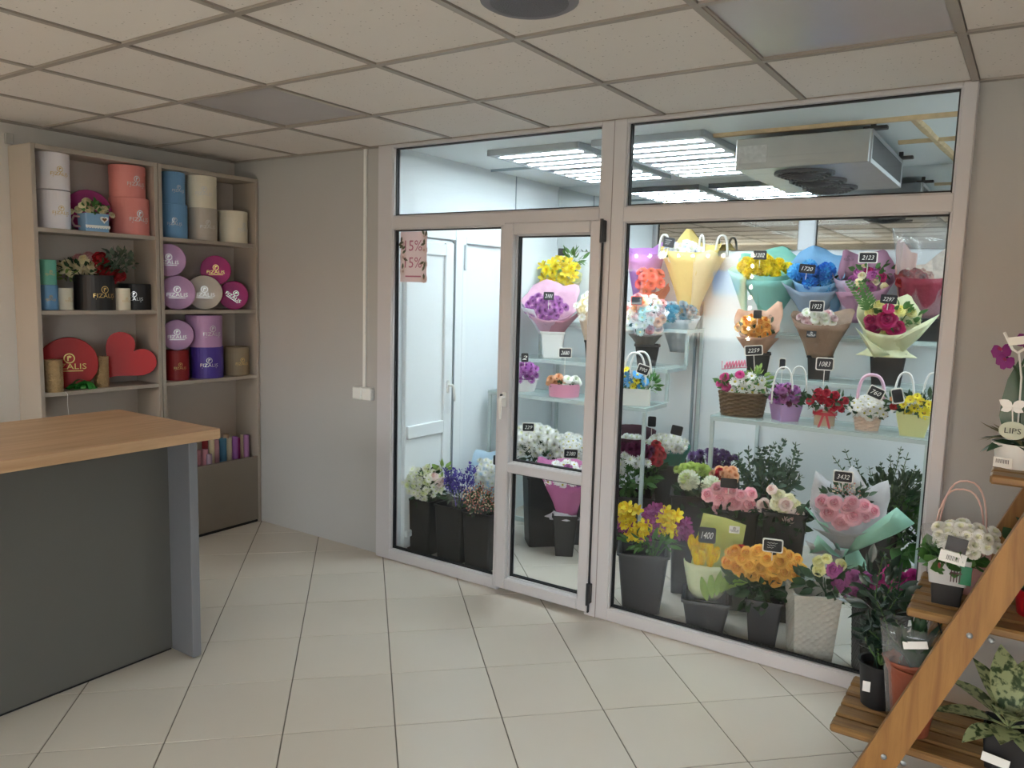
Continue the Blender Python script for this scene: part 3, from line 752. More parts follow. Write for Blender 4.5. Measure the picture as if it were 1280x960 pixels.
def flower(kind, c1, c2=None, seed=0):
    key = (kind, c1, c2, seed)
    if key in _fm: return _fm[key]
    mb = MB(); rnd = random.Random(seed+11)
    m1 = petal_mat(c1); m2 = petal_mat(c2 or c1)
    def ring(n, r0, el, L, Wd, cup, curl, off=0, z=0, mi=0, nv=3, tip=.35, jit=.08):
        for k in range(n):
            a = 2*PI*(k+off)/n + rnd.uniform(-jit, jit)
            M = RZ(a) @ T(0, r0, z) @ RX(el+rnd.uniform(-jit, jit))
            petal(mb, L*rnd.uniform(.93, 1.07), Wd, cup, curl, M, mi, nv, tip)
    if kind == 'rose':
        for q, (n, r, hh, half, fl_, mi) in enumerate(((2, .055, .52, 88, .0, 1), (3, .12, .53, 70, .015, 1), (4, .20, .49, 56, .05, 1), (5, .27, .40, 46, .13, 0), (5, .32, .27, 46, .19, 0), (6, .33, .14, 40, .22, 0))):
            for k in range(n):
                a0 = 2*PI*k/n + q*.7 + rnd.uniform(-.12, .12); dz = rnd.uniform(-.035, .035)
                def fn(u, v, r=r, hh=hh, half=half, fl_=fl_, a0=a0, dz=dz, q=q):
                    s = u*2-1; a = a0+s*R(half); rr = r*(.45+.55*math.sin(PI/2*min(1, v*1.3)))*(1+.16*s)*(1-(.38 if q < 2 else .2 if q == 2 else 0)*v**3) + fl_*v**2.2*(1-.55*s*s)
                    return (rr*math.cos(a), rr*math.sin(a), -.30+(hh+dz)*v*(1-.22*s*s) - (fl_*.5*v**4))
                mb.grid(fn, 4, 4, None, mi)
        mb.lathe([(.33, -.2), (.28, -.09), (.22, -.01), (.15, .06), (.08, .12), (.001, .15)], 10, None, 0, False, False)
        mb.lathe([(.02, -.4), (.13, -.3), (.2, -.2)], 8, None, 0, True, False)
    elif kind == 'pompon':
        n = 170
        mb.lathe([(.001, -.36), (.2, -.3), (.33, -.12), (.34, .08), (.24, .26), (.001, .35)], 12, None, 0, False, False)
        for k in range(n):
            z = 1-1.75*(k+.5)/n; a = k*2.39996; r = math.sqrt(max(0, 1-z*z)); d = Vector((r*math.cos(a), r*math.sin(a), z))
            def fn(u, v): return ((u-.5)*.13*(1-.35*v), .30+.20*v, .05*v*v)
            mb.grid(fn, 1, 2, face_dir(d, rnd.uniform(0, 6)) @ Matrix(((1,0,0,0),(0,0,1,0),(0,1,0,0),(0,0,0,1))), 0 if k > 20 else 1)
    elif kind == 'mum':
        ring(15, .05, R(4), .45, .062, .3, .06, 0, 0, 0, 2, .7)
        ring(13, .05, R(24), .41, .060, .3, .10, .5, .01, 0, 2, .7)
        ring(10, .04, R(45), .34, .055, .3, .12, .2, .02, 0, 2, .7)
        ring(8, .03, R(65), .25, .050, .3, .1, .3, .03, 1, 2, .7)
    elif kind == 'daisy':
        ring(14, .07, R(6), .43, .07, .2, .02, 0, 0, 0, 2, .8)
        ring(12, .07, R(20), .38, .065, .2, .02, .5, .01, 0, 2, .8)
        mb.lathe([(.13, .0), (.12, .05), (.07, .085), (.001, .095)], 10, None, 1, True, False)
    elif kind == 'tulip':
        ring(3, .06, R(70), .95, .26, .5, .26, 0, -.45, 0, 5, .25, .03)
        ring(3, .05, R(72), .92, .25, .5, .26, .5, -.45, 1, 5, .25, .03)
    elif kind == 'carnation':
        for q, (r, el, nn) in enumerate(((.46, 6, 9), (.42, 24, 9), (.36, 44, 8), (.28, 62, 7), (.2, 78, 5))):
            for k in range(nn):
                a = 2*PI*k/nn + q*.4
                M = RZ(a) @ T(0, .03, -.05) @ RX(R(el)+rnd.uniform(-.12, .12))
                petal(mb, r, .16, .2, .05, M, 0 if q < 3 else 1, 3, 1.0, .035)
    elif kind == 'trumpet':
        ring(3, .05, R(28), .5, .17, .3, -.12, 0, -.05, 0, 3, .3)
        ring(3, .05, R(40), .5, .13, .3, -.10, .5, -.04, 1, 3, .3)
        for k in range(5): mb.tube([(0, 0, 0), (.06*math.cos(k*1.26), .06*math.sin(k*1.26), .22)], .012, 4, None, 1)
    elif kind == 'orchid':
        ring(3, .03, R(8), .48, .20, .15, -.05, 0, 0, 0, 3, .5)
        for s in (-1, 1): petal(mb, .5, .30, .15, -.05, RZ(s*R(75)) @ T(0, .03, .02) @ RX(R(8)), 0, 3, .8)
        petal(mb, .28, .12, .9, .3, RZ(PI) @ T(0, .02, .05) @ RX(R(30)), 1, 3, .5)
    elif kind == 'spike':
        for k in range(46):
            z = rnd.uniform(-.1, .95); a = rnd.uniform(0, 6.3); r = .10*(1.15-z)+.02
            M = T(r*math.cos(a), r*math.sin(a), z) @ RZ(a-PI/2) @ RX(R(rnd.uniform(20, 75)))
            petal(mb, .13, .045, .3, .1, M, k % 2, 2)
        mb.tube([(0, 0, -.9), (0, 0, .9)], .012, 4, None, 1)
    elif kind == 'berry':
        for k in range(9):
            a = k*2.4; r = .12+.3*math.sqrt(k/9); z = .3*(1-r)+rnd.uniform(-.05, .1)
            mb.lathe([(.001, -.075), (.055, -.05), (.075, 0), (.05, .06), (.001, .085)], 7, T(r*math.cos(a), r*math.sin(a), z), rnd.choice((0, 0, 1)), False, False)
            mb.tube([(0, 0, -.4), (r*math.cos(a), r*math.sin(a), z-.06)], .012, 4, None, 2)
    me = mb.mesh(kind, [m1, m2, stem_m], True)
    _fm[key] = me
    return me

def leaf_geo(mb, M, L, Wd, curl=-.25, fold=.25, nv=4, mi=0):
    def fn(u, v):
        s = u*2-1; w = Wd*math.sin(PI*min(1, v*.97+.03))**.8*(1-.35*v)
        return (s*w, L*v, fold*abs(s)*w + curl*L*v*v)
    mb.grid(fn, 2, nv, M, mi)
def foliage(it, c, rx, rz, n, L, Wd, m_, ry=None, up=.35, seed=1, stems=True, base=None, parent=None):
    """loose mass of leaves, joined as one part"""
    rnd = random.Random(seed); mb = MB(); c = Vector(c); ry = ry or rx*.8
    for k in range(n):
        d = Vector((rnd.gauss(0, 1), rnd.gauss(0, 1), rnd.gauss(0, 1))); d.normalize(); rr = rnd.uniform(.45, 1)
        p = c + Vector((d.x*rx*rr, d.y*ry*rr, d.z*rz*rr))
        dd = (d*.9 + Vector((0, 0, up)) + Vector((rnd.uniform(-.5, .5), rnd.uniform(-.5, .5), rnd.uniform(-.4, .4)))).normalized()
        M = T(*p) @ face_dir(dd, rnd.uniform(0, 6.3)) @ Matrix(((1,0,0,0),(0,0,-1,0),(0,1,0,0),(0,0,0,1)))
        s = rnd.uniform(.7, 1.25)
        leaf_geo(mb, M, L*s, Wd*s, rnd.uniform(-.4, .1))
    if stems:
        b0 = Vector(base) if base is not None else Vector((c.x*.3, 0, max(.0, c.z-rz*2.2)))
        for k in range(max(4, n//14)):
            e = c + Vector((rnd.uniform(-1, 1)*rx*.7, rnd.uniform(-1, 1)*ry*.7, rnd.uniform(-.4, .5)*rz))
            mb.tube([tuple(b0+Vector((rnd.uniform(-.2, .2)*rx, rnd.uniform(-.2, .2)*ry, 0))), tuple(e)], .0028, 4)
    o = mb.build('foliage', m_, parent or it.root, True); o['kind'] = 'stuff'
    return o
def dome(it, spec, cx, cy, rx, ry, tilt=45, y=0, bulge=.45, seed=3, sc=1.0):
    """flower heads spread over a dome; spec = [(name, mesh, count, diameter px)], positions and sizes in picture pixels"""
    rnd = random.Random(seed); c = it.l(cx, cy, y-.30*rx*it.m); t = R(tilt*.75); it.edge = cy+ry*.95
    N = Vector((0, -math.cos(t), math.sin(t))); U = Vector((0, math.sin(t), math.cos(t))); X = Vector((1, 0, 0))
    seq = []
    for nm, me, n, d in spec: seq += [(nm, me, d)]*n
    rnd.shuffle(seq); n = len(seq)
    A = rx*it.m; B = ry*it.m/max(.35, math.cos(t)*.2+math.cos(t)*.8)
    off = rnd.uniform(0, 6)
    for k, (nm, me, d) in enumerate(seq):
        r = math.sqrt((k+.5)/n); a = k*2.39996+off
        u, v = r*math.cos(a), r*math.sin(a)
        p = c + X*(u*A) + U*(v*B) + N*(bulge*A*(1-r*r)) + Vector((rnd.uniform(-1, 1), rnd.uniform(-1, 1), rnd.uniform(-1, 1)))*(.06*A)
        nn = (N + X*u*.75 + U*v*.75).normalized()
        it.put(nm, me, p, nn, d*it.m*rnd.uniform(.9, 1.1)*sc, rnd.uniform(0, 6.3))
def paper(name, col, rough=.6, trans=.3): return mat('paper_'+name, col, rough, var=.05, vscale=8, bump=.7, bscale=22, trans=trans)
def sheet(it, m_, cx, pb, pt, rb, rt, a0=-180, a1=180, rise=0, peaks=(), rip=.04, kr=7, y=0, pw=1.2, seed=0, name='wrap', dz=0, th=.0012):
    """paper wrapped as a cone: bottom/top picture rows pb, pt; radii in pixels; angle -90 is the front, 90 the back"""
    mb = MB(); m = it.m; rnd = random.Random(seed); ph = rnd.uniform(0, 6); nu = max(8, int(abs(a1-a0)/9)); nv = 6
    x0 = (cx-it.bx)*m; e = getattr(it, 'edge', None)
    if e and name == 'wrap' and pt < e and pb > e+4 and min((a0+450) % 360, 0 if a0 <= -90 <= a1 else 1) == 0:
        if a1-a0 > 300: rise += (e-pt)
        pt = e
    def fn(u, v):
        a = R(a0+(a1-a0)*u)
        top = pt - rise*(1+math.sin(a))/2
        ex = 0
        for pa, ph_, pw_ in peaks:
            d = abs((math.degrees(a)-pa+180) % 360-180)
            ex += ph_*max(0, 1-d/pw_)
        top -= ex
        z = (it.by-pb)*m + (pb-top)*m*v
        r = (rb + (rt-rb)*v**pw + ex*.35*v*v)*m*(1+rip*v*math.sin(kr*a+ph)+.02*math.sin(3*kr*a*v))
        return (x0+r*math.cos(a), y+.72*r*math.sin(a), z)
    mb.grid(fn, nu, nv)
    n = len(mb.v); full = mb.v[:]; fs = mb.f[:]
    o = mb.build(name, m_, it.root, True)
    s = o.modifiers.new('thickness', 'SOLIDIFY'); s.thickness = th; s.offset = 0
    return o
def flap(it, m_, pts, y0, y1, bow=.02, name='wrap_corner'):
    """folded paper corner: outline of picture points, from depth y0 (first) to y1 (last)"""
    n = len(pts); L = [it.l(px, py, y0+(y1-y0)*k/(n-1)) for k, (px, py) in enumerate(pts)]
    c = sum(L, Vector())/n + Vector((0, -bow, 0))
    vs = [tuple(p) for p in L] + [tuple((p+c)/2+Vector((0, -bow*.6, 0))) for p in L] + [tuple(c)]
    fs = []
    for k in range(n):
        j = (k+1) % n
        fs += [(k, j, n+j, n+k), (n+k, n+j, 2*n)]
    o = MB().add(vs, fs).build(name, m_, it.root, True)
    s = o.modifiers.new('thickness', 'SOLIDIFY'); s.thickness = .0012
    return o
def pot(it, cx, pt, pb, wt, wb, m_, square=True, name='pot', y=0, soil=True, rim=True, rot=0, parent=None):
    """tapered pot from picture row pt to pb, widths in pixels"""
    m = it.m; z0, z1 = (it.by-pb)*m, (it.by-pt)*m; a, b = wb*m/2, wt*m/2; t = max(.003, b*.06); h = z1-z0
    if square: a *= .86; b *= .86
    pr = [(a, z0), (a+(b-a)*.93, z0+h*.93)]
    pr += [(b*1.06, z0+h*.93), (b*1.08, z1)] if rim else [(b, z1)]
    pr += [(b-t, z1), (a+(b-a)*.8-t, z0+h*.80)]
    mb = MB(); M = T((cx-it.bx)*m, y, 0) @ RZ(rot)
    if square: mb.sq(pr, .14, M, 0, True, False)
    else: mb.lathe(pr, 28, M, 0, True, False)
    o = mb.build(name, m_, parent or it.root, not square)
    if soil:
        s = MB(); w = a+(b-a)*.82-t*.5
        (s.sq if square else s.lathe)([(w, z0+h*.80), (w, z0+h*.82)], *((.14,) if square else (20,)), M)
        s.build('soil', mat('dark_soil', '#2a221b', .95, bump=.5), o)
    return o
def handle(it, px0, px1, pyb, pyt, m_, y=0, r=2.0, name='handle', ell=1.0):
    pts = []
    a = it.l(px0, pyb, y); b = it.l(px1, pyb, y); h = (pyb-pyt)*it.m
    for k in range(17):
        th = PI*k/16
        x = (a.x+b.x)/2 - (b.x-a.x)/2*math.copysign(abs(math.cos(th))**.75, math.cos(th))
        pts.append((x, y, a.z + h*math.sin(th)**.8))
    return MB().tube(pts, r*it.m/2, 8).build(name, m_, it.root, True)

def price_tag(text, label, px, py, y, w=18, h=13, stick=14, tilt=0, lean=0, frame=True, fm=None, group='chalkboard price tags'):
    """small chalkboard on a stick; centre at picture point (px, py) on the plane y"""
    p = at(px, py, 1, y); m = float(proj(p)[2]/F)
    rz = math.atan2(CAM[0]-p[0], -(CAM[1]-p[1]))
    t = thing('price_tag', label, 'price tag', tuple(p), rz, group); t.rotation_euler = (R(lean), R(tilt), rz)
    W_, H_ = w*m/2, h*m/2
    def rr(W, Hh, r):
        out = []
        for q in range(4):
            for k in range(4):
                a = q*PI/2+k/3*PI/2
                out.append(((W-r)*(1 if q in (0, 3) else -1)+r*math.cos(a), (Hh-r)*(1 if q in (0, 1) else -1)+r*math.sin(a)))
        return out
    MB().poly(rr(W_, H_, H_*.25), -.002, .002).build('board', chalk, t)
    if frame:
        a = rr(W_*1.12, H_*1.15, H_*.3); b = rr(W_*.98, H_*.97, H_*.25)
        MB().rings([[(x, yy, z) for x, z in q] for yy, q in ((.003, a), (-.003, a), (-.003, b), (.003, b), (.003, a))], cap0=False, cap1=False).build('frame', fm or tagframe, t)
    if stick: MB().tube([(0, .003, -H_), (0, .003, -H_-stick*m)], .0022, 6).build('stick', fm or tagframe, t)
    if text == '~':
        sc_ = MB()
        for q in range(3): sc_.tube([(W_*(-.6+.1*k), -.0035, H_*(.45-.4*q)+H_*.09*math.sin(k*1.9+q)) for k in range(12-2*q)], .0007, 4)
        sc_.build('chalk_marks', white_ink, t)
    elif text:
        o = text_mb(text, w=W_*1.4, h=H_*.9, shear=.3).build('numerals', white_ink, t); o.location = (0, -.0035, 0)
    return t
def emblem(it, px, py, y, w, ink, bg=None, lean=0):
    p = it.l(px, py, y); m = it.m
    if bg:
        MB().box(-w*m*.62, w*m*.62, 0, .001, -w*m*.35, w*m*.55, T(*p) @ RX(R(lean))).build('sticker', bg, it.root)
    o = logo_mb(w*m).build('lettering', ink, it.root, label='printed emblem and the name FIZALIS'); o.matrix_local = T(p.x, p.y-.002, p.z) @ RX(R(lean))

# ------------------------------------------------------------------ flowers: helpers for whole things
def heads(it, nm, me, pts, y=0, tilt=45, spread=.6, cx=None, cy=None, yk=0):
    """flower heads at given picture points (px, py, diameter px); yk pushes higher heads backwards"""
    cx = cx if cx is not None else sum(p[0] for p in pts)/len(pts); cy = cy if cy is not None else sum(p[1] for p in pts)/len(pts)
    it.edge = max(getattr(it, 'edge', 0), max(p[1] for p in pts)+5); R_ = max(1, max(abs(p[0]-cx) for p in pts)); rnd = random.Random(len(pts)+int(cx)); t = R(tilt)
    for p in pts:
        me_ = rnd.choice(me) if isinstance(me, (list, tuple)) else me
        u, v = (p[0]-cx)/R_, (cy-p[1])/R_
        pos = it.l(p[0], p[1], y + yk*(cy-p[1])*it.m + .25*u*u*R_*it.m + rnd.uniform(-.006, .006))
        d = Vector((u*spread, -math.cos(t*.8), math.sin(t*.8)+v*spread*.7)).normalized()
        it.put(nm, me_, pos, d, p[2]*it.m, rnd.uniform(0, 6.3))
def bucket(label, bx, y, zs, pt, wt, wb, m_=None, rim=True, rot=0, group='flower buckets', square=True, name='flower_bucket'):
    it = Item(name, label, 'bucket', bx, y, zs, group, rz=None)
    m_ = m_ or black_pl
    pot(it, bx, pt, it.by, wt, wb, m_, square, 'body', soil=False, rim=False, rot=rot)
    if rim:
        m = it.m; z = (it.by-pt)*m; w = wt*m/2*(.86 if square else 1)
        mb = MB(); pr = [(w*.97, z-.014), (w*1.06, z-.012), (w*1.06, z), (w*.95, z), (w*.95, z-.014)]
        (mb.sq(pr, .14, RZ(rot), 0, False, False) if square else mb.lathe(pr, 28, None, 0, False, False)); mb.build('rim', m_, it.root)
    return it
def bunch(label, bx, y, zs, cat='flowers', name='flower_bunch', group=None): return Item(name, label, cat, bx, y, zs, group)

cream_rose = flower('rose', '#eee3c4', '#e9d9a8'); pink_rose = flower('rose', '#f2bcc6', '#de7f98'); red_rose = flower('rose', '#a1141f', '#7d0d18')
pale_rose = flower('rose', '#eddad5', '#d9a8a4'); mag_rose = flower('rose', '#b82268', '#8b124b'); lil_rose = flower('rose', '#b864a4', '#963a82')
or_rose = flower('rose', '#f3b85a', '#e08426'); or_rose2 = flower('rose', '#f6c566', '#e58a34'); white_rose = flower('rose', '#efeee2', '#eceac8'); fuch_rose = flower('rose', '#c0308c', '#a61f78')
white_mum = flower('mum', '#f0f0ea', '#e8ecc8'); lil_mum = flower('mum', '#b06cb4', '#93509a'); dark_mum = flower('mum', '#6e2350', '#52173b'); vio_mum = flower('mum', '#5b3f78', '#46305f')
yel_mum = flower('mum', '#f1dc25', '#e6c414'); green_mum = flower('mum', '#b3c86a', '#9cb84e'); white_daisy = flower('daisy', '#f4f3ee', '#cfc45a'); yel_daisy = flower('daisy', '#f2dc30', '#c9a21c')
white_pom = flower('pompon', '#eef0dc', '#d6e0a0'); blue_pom = flower('pompon', '#2f7fd6', '#3aa3e6'); cyan_pom = flower('pompon', '#49aee6', '#7ccaf0'); yel_pom = flower('pompon', '#f0dd2a', '#e5c81c')
peach_car = flower('carnation', '#e8b892', '#dc9e72'); white_car = flower('carnation', '#eef0e6', '#dfe6cf'); pink_car = flower('carnation', '#d94f98', '#c43585'); red_car = flower('carnation', '#b01a2c', '#8e1020'); lil_car = flower('carnation', '#b06aa6', '#9a4f92')
tulip = flower('tulip', '#f0d325', '#e8c218'); alst_y = flower('trumpet', '#efdc3a', '#e3c21e'); alst_p = flower('trumpet', '#8d3575', '#a14b8c'); statice = flower('spike', '#4a3a9c', '#5c4db0')
berry = flower('berry', '#e6d6b8', '#c98478'); orchid = flower('orchid', '#7d1e73', '#a83a6a'); white_wax = flower('daisy', '#eef0df', '#dfe8a8'); blue_dai = flower('daisy', '#5aa9dc', '#e6dc6a')

# ---- gift shelf: cup with artificial roses, black box with arrangement
it = Item('cup_planter', 'blue cup with a heart plaque holding cream roses', 'planter', 116.5, .19, 1.855, axis=0)
pot(it, 117, 268, it.by, 33, 31, mat('cup_blue', '#7ea6cb', .4), True, 'cup', rim=False, rot=.35)
mb = MB(); a0 = it.l(103, 272); mb.tube([(a0.x, 0, a0.z), (a0.x-.03, 0, a0.z+.002), (a0.x-.042, 0, a0.z-.025), (a0.x-.03, 0, a0.z-.05), (a0.x+.002, 0, a0.z-.052)], .006, 8); mb.build('handle', mat('cup_handle', '#c9a0a4', .4), it.root, True)
hp = [(x*.020, z*.020) for x, z in reversed(pts)]
p0 = it.l(129, 275, -.060); MB().poly(hp, -.004, .004, T(*p0) @ RZ(.35)).build('heart_plaque', white_pl, it.root); MB().poly([(x*.55, z*.55) for x, z in hp], -.006, -.003, T(*p0) @ RZ(.35)).build('heart_print', mat('heart_brown', '#7d5a3c', .6), it.root)
lc = MB()
for k in range(9): lc.lathe([(.001, 0), (.007, 0)], 8, RZ(.35) @ T(-.055+.0138*k, -.0715, .022) @ RX(R(90)), cap0=False, cap1=False)
lc.box(-.062, .062, -.0715, -.0705, .024, .032, RZ(.35)); lc.build('lace_band', white_ink, it.root)
heads(it, 'rose', cream_rose, [(101, 262, 11), (110, 252, 11), (113, 262, 10), (105, 257, 9), (122, 258, 9), (131, 260, 9), (139, 267, 8), (92, 266, 8), (128, 264, 8)], -.02, 40)
foliage(it, it.l(117, 262), .075, .035, 60, .035, .010, leaf_m, seed=5, stems=False)

it = hatbox('black', cols['black'], 'tall black round box holding a red and cream rose arrangement', 119.5, 1.43, 46, 43, x=.14, foil=gold, ang=.5, lid=False, lw=.5)
it = Item('rose_arrangement', 'cream and dark red rose arrangement in a black round box', 'flowers', 119.5, .14, 1.5, axis=0)
heads(it, 'rose', cream_rose, [(82, 335, 16), (94, 338, 17), (110, 342, 19), (116, 333, 17), (108, 324, 13), (88, 330, 12), (100, 331, 13)], -.04, 35, cx=119, cy=340)
heads(it, 'rose', flower('rose', '#d8a3a6', '#c98a90'), [(101, 322, 14), (113, 319, 14), (96, 326, 11)], -.02, 45, cx=119, cy=340)
heads(it, 'rose', red_rose, [(127, 321, 20), (133, 336, 20), (121, 346, 17), (149, 342, 16), (140, 347, 14), (126, 333, 17)], -.04, 35, cx=119, cy=340)
foliage(it, it.l(146, 325), .09, .065, 110, .03, .011, mat('grey_green', '#4a5a4a', .6, var=.3), seed=8)
foliage(it, it.l(112, 338), .16, .05, 120, .035, .010, leaf_d, seed=9)
foliage(it, it.l(88, 345), .06, .03, 40, .03, .006, leaf_l, seed=10, stems=False)

# ---- left pane: black buckets with cut flowers
for k, (bx, y, lb) in enumerate(((533, .235, 'tall black square bucket with white and pink flowers beside the inner door'), (571, .235, 'tall black square bucket holding blue statice'), (606, .235, 'tall black square bucket with hypericum berries beside the door'))):
    b_ = Item('flower_bucket', lb, 'bucket', bx, y, 0, 'black buckets behind the narrow pane', rz=.0)
    h_ = .335-.0*k
    wt = .100; wb = .086
    MB().sq([(wb, 0), (wt, h_), (wt-.006, h_), (wt-.012, h_*.7)], .12, None, 0, True, False).build('body', black_pl, b_.root)
    MB().sq([(wt*.99, h_-.014), (wt*1.05, h_-.012), (wt*1.05, h_), (wt*.96, h_)], .12, None, 0, False, False).build('rim', black_pl, b_.root)
it = bunch('bunch of white spray chrysanthemums and pale pink roses behind the narrow pane', 535, .22, .2)
dome(it, [('chrysanthemum', white_wax, 30, 9), ('chrysanthemum', flower('daisy', '#dfe6b8', '#c3cf7a'), 16, 8)], 530, 600, 25, 19, 30, seed=2, bulge=.3)
heads(it, 'rose', pale_rose, [(541, 590, 11), (548, 600, 10), (553, 597, 11), (545, 607, 11), (537, 598, 9)], -.07, 30)
foliage(it, it.l(534, 606), .11, .10, 150, .05, .013, leaf_d, seed=12); foliage(it, it.l(552, 585), .05, .025, 24, .05, .013, leaf_l, seed=13, stems=False)
it = bunch('bunch of violet blue statice in a black bucket', 573, .22, .2)
for k in range(16): 
    a = random.uniform(-1, 1); it.put('flower_spike', statice, it.l(573+a*13, 606+random.uniform(-6, 10), random.uniform(-.06, .05)), (a*.35, -.25, 1), random.uniform(.09, .13), random.uniform(0, 6))
foliage(it, it.l(573, 620), .07, .05, 50, .05, .007, leaf_d, seed=14)
sheet(it, cello, 573, 655, 612, 9, 17, -170, -10, rip=.08, name='sleeve')
it = bunch('bunch of cream and coral hypericum berries in a black bucket', 601, .20, .2)
dome(it, [('berry_cluster', berry, 22, 14)], 600, 621, 20, 14, 30, seed=5, bulge=.3)
foliage(it, it.l(600, 630), .085, .07, 110, .045, .010, leaf_d, seed=15)
sheet(it, cello, 598, 662, 625, 10, 19, -170, -10, rip=.08, name='sleeve')
it = Item('wrapped_bouquet', 'white chrysanthemum bouquet in pale blue paper beside the door post', 'bouquet', 612, .62, .22)
dome(it, [('chrysanthemum', white_mum, 26, 10)], 612, 589, 22, 17, 40, seed=6, bulge=.35)
pb_ = paper('pale_blue', '#b8d3e6'); sheet(it, pb_, 612, 640, 592, 6, 26, -180, 180, rise=22, peaks=((130, 10, 40), (60, 8, 40)), rip=.05); sheet(it, pb_, 612, 640, 604, 6, 24, -170, -10, rip=.06, seed=4)
price_tag('', 'dark price tag in the pale blue wrapped bouquet', 621, 575, .57, 9, 12, 10, frame=False)

# ---- behind the door glass: left rack
it = bunch('yellow freesia bouquet in a cream wrap on the top glass shelf', 702, 1.64, Z3, 'bouquet', 'wrapped_bouquet')
dome(it, [('chrysanthemum', yel_mum, 9, 13), ('lily', alst_y, 9, 15)], 698, 340, 24, 17, 35, seed=7)
foliage(it, it.l(712, 325), .09, .07, 40, .07, .013, leaf_m, seed=16); foliage(it, it.l(690, 345), .07, .04, 26, .05, .014, mat('mint_leaf', '#8fd6a6', .5, trans=.3), seed=17, stems=False)
sheet(it, paper('cream', '#dcdcae'), 704, 372, 345, 13, 22, -180, 180, rise=10, rip=.05); sheet(it, paper('pale_green', '#cfe3bb'), 694, 365, 345, 8, 18, 90, 250, rise=20, rip=.05)
price_tag('', 'plain grey price card in the yellow freesia bouquet', 702, 315, 1.60, 9, 9, 12, frame=False)
bucket('white square pot under the mauve bouquet', 690, 1.36, Z2, 414, 34, 26, white_pl, group='pots on the door side rack', name='flower_pot')
it = bunch('mauve chrysanthemum bouquet in pink tissue on the glass rack', 686, 1.34, Z2+.08, 'bouquet', 'wrapped_bouquet')
dome(it, [('chrysanthemum', lil_mum, 30, 11)], 681, 385, 24, 16, 40, seed=8, bulge=.35)
pk = paper('soft_pink', '#e3b9d0'); sheet(it, pk, 686, 418, 385, 12, 34, -180, 180, rise=30, peaks=((100, 6, 40), (30, 12, 30)), rip=.06); sheet(it, paper('rose_pink', '#d998b0'), 690, 420, 400, 12, 32, -120, 0, peaks=((-20, 18, 40),), rip=.05, seed=2)
sheet(it, paper('white', '#e9e6ec'), 684, 418, 388, 11, 36, -200, -120, rise=12, rip=.03, seed=3)
price_tag('2101', 'chalkboard price tag in the mauve chrysanthemum bouquet', 686, 370, 1.24, 13, 10, 12, frame=False)
it = bunch('cream flower bouquet in beige paper beside the mauve bouquet', 736, 1.32, Z2+.02, 'bouquet', 'wrapped_bouquet')
dome(it, [('chrysanthemum', white_mum, 14, 11), ('rose', cream_rose, 5, 12)], 738, 383, 21, 16, 40, seed=9)
sheet(it, paper('kraft_beige', '#cdb7a2'), 742, 445, 385, 8, 24, -180, 180, rise=16, rip=.05); 
bucket('black square pot under the cream bouquet behind the door edge', 742, 1.34, Z2, 425, 28, 22, group='pots on the door side rack', name='flower_pot')
it = bunch('mauve chrysanthemums in a white round pot on the lower glass shelf', 655, 1.06, Z1, 'potted flowers', 'potted_flowers')
pot(it, 655, 473, it.by, 34, 27, white_pl, False); dome(it, [('chrysanthemum', lil_mum, 22, 10)], 655, 465, 17, 10, 60, seed=10, bulge=.6)
price_tag('2', 'price tag above the white pot of mauve chrysanthemums', 656, 447, 1.0, 9, 11, 12, frame=False)
it = bunch('pink round hat box of peach and white carnations on the glass shelf', 705, 1.02, Z1, 'flower box', 'flower_box')
pot(it, 705, 479, it.by, 40, 37, mat('box_pink', '#dd93ad', .5), False, 'box', rim=False)
heads(it, 'carnation', peach_car, [(688, 474, 13), (697, 471, 13), (693, 477, 12), (702, 475, 12), (686, 478, 10)], -.05, 50, cx=705, cy=478); heads(it, 'carnation', white_car, [(709, 473, 13), (719, 473, 13), (714, 477, 12), (722, 477, 11), (706, 478, 11)], -.05, 50, cx=705, cy=478)
foliage(it, it.l(705, 478), .10, .015, 40, .03, .01, leaf_d, seed=18, stems=False)
price_tag('2680', 'white framed price tag reading 2680 over the pink hat box', 706.5, 441, 1.02, 15, 11, 24)
# floor level, seen through the door
bucket('black square bucket with white chrysanthemums in the corner of the cold room', 676, .80, 0, 590, 52, 42, group='buckets behind the door', rot=.2)
it = bunch('large bunch of white spray chrysanthemums tagged 229', 676, .82, .35)
dome(it, [('chrysanthemum', white_mum, 34, 13)], 672, 548, 30, 17, 45, seed=11, bulge=.4); foliage(it, it.l(672, 566), .16, .07, 90, .06, .016, leaf_d, seed=19)
price_tag('229', 'chalkboard price tag reading 229 in white chrysanthemums', 660.5, 534, .60, 14, 10, 14, frame=True)
bucket('charcoal square bucket behind the pink wrapped bouquet', 712, .95, 0, 590, 46, 38, grey_pl, group='buckets behind the door')
it = bunch('bunch of small white daisies beside the 2380 price tag', 710, .93, .35)
dome(it, [('daisy', white_daisy, 40, 10)], 708, 557, 26, 15, 45, seed=12, bulge=.4); foliage(it, it.l(708, 572), .13, .05, 60, .05, .014, leaf_d, seed=20)
bucket('black tapered bucket standing on the tiles behind the door', 705, .70, 0, 640, 36, 25, group='buckets behind the door')
it = bunch('white daisy bouquet in bright pink paper standing in a black bucket', 706, .70, .12, 'bouquet', 'wrapped_bouquet')
dome(it, [('daisy', white_daisy, 22, 12), ('carnation', lil_car, 5, 12)], 705, 590, 30, 14, 45, seed=13, bulge=.3)
pk2 = paper('orchid_pink', '#cf7cb0'); sheet(it, pk2, 706, 645, 600, 10, 34, -180, 180, rise=24, peaks=((160, 14, 30), (20, 10, 30)), rip=.05); sheet(it, pk2, 709, 641, 604, 12, 22, -110, -20, rip=.04, seed=6); sheet(it, paper('white', '#e9e6ec'), 704, 638, 646, 12, 22, -180, 0, rip=.12, name='wrap_skirt')
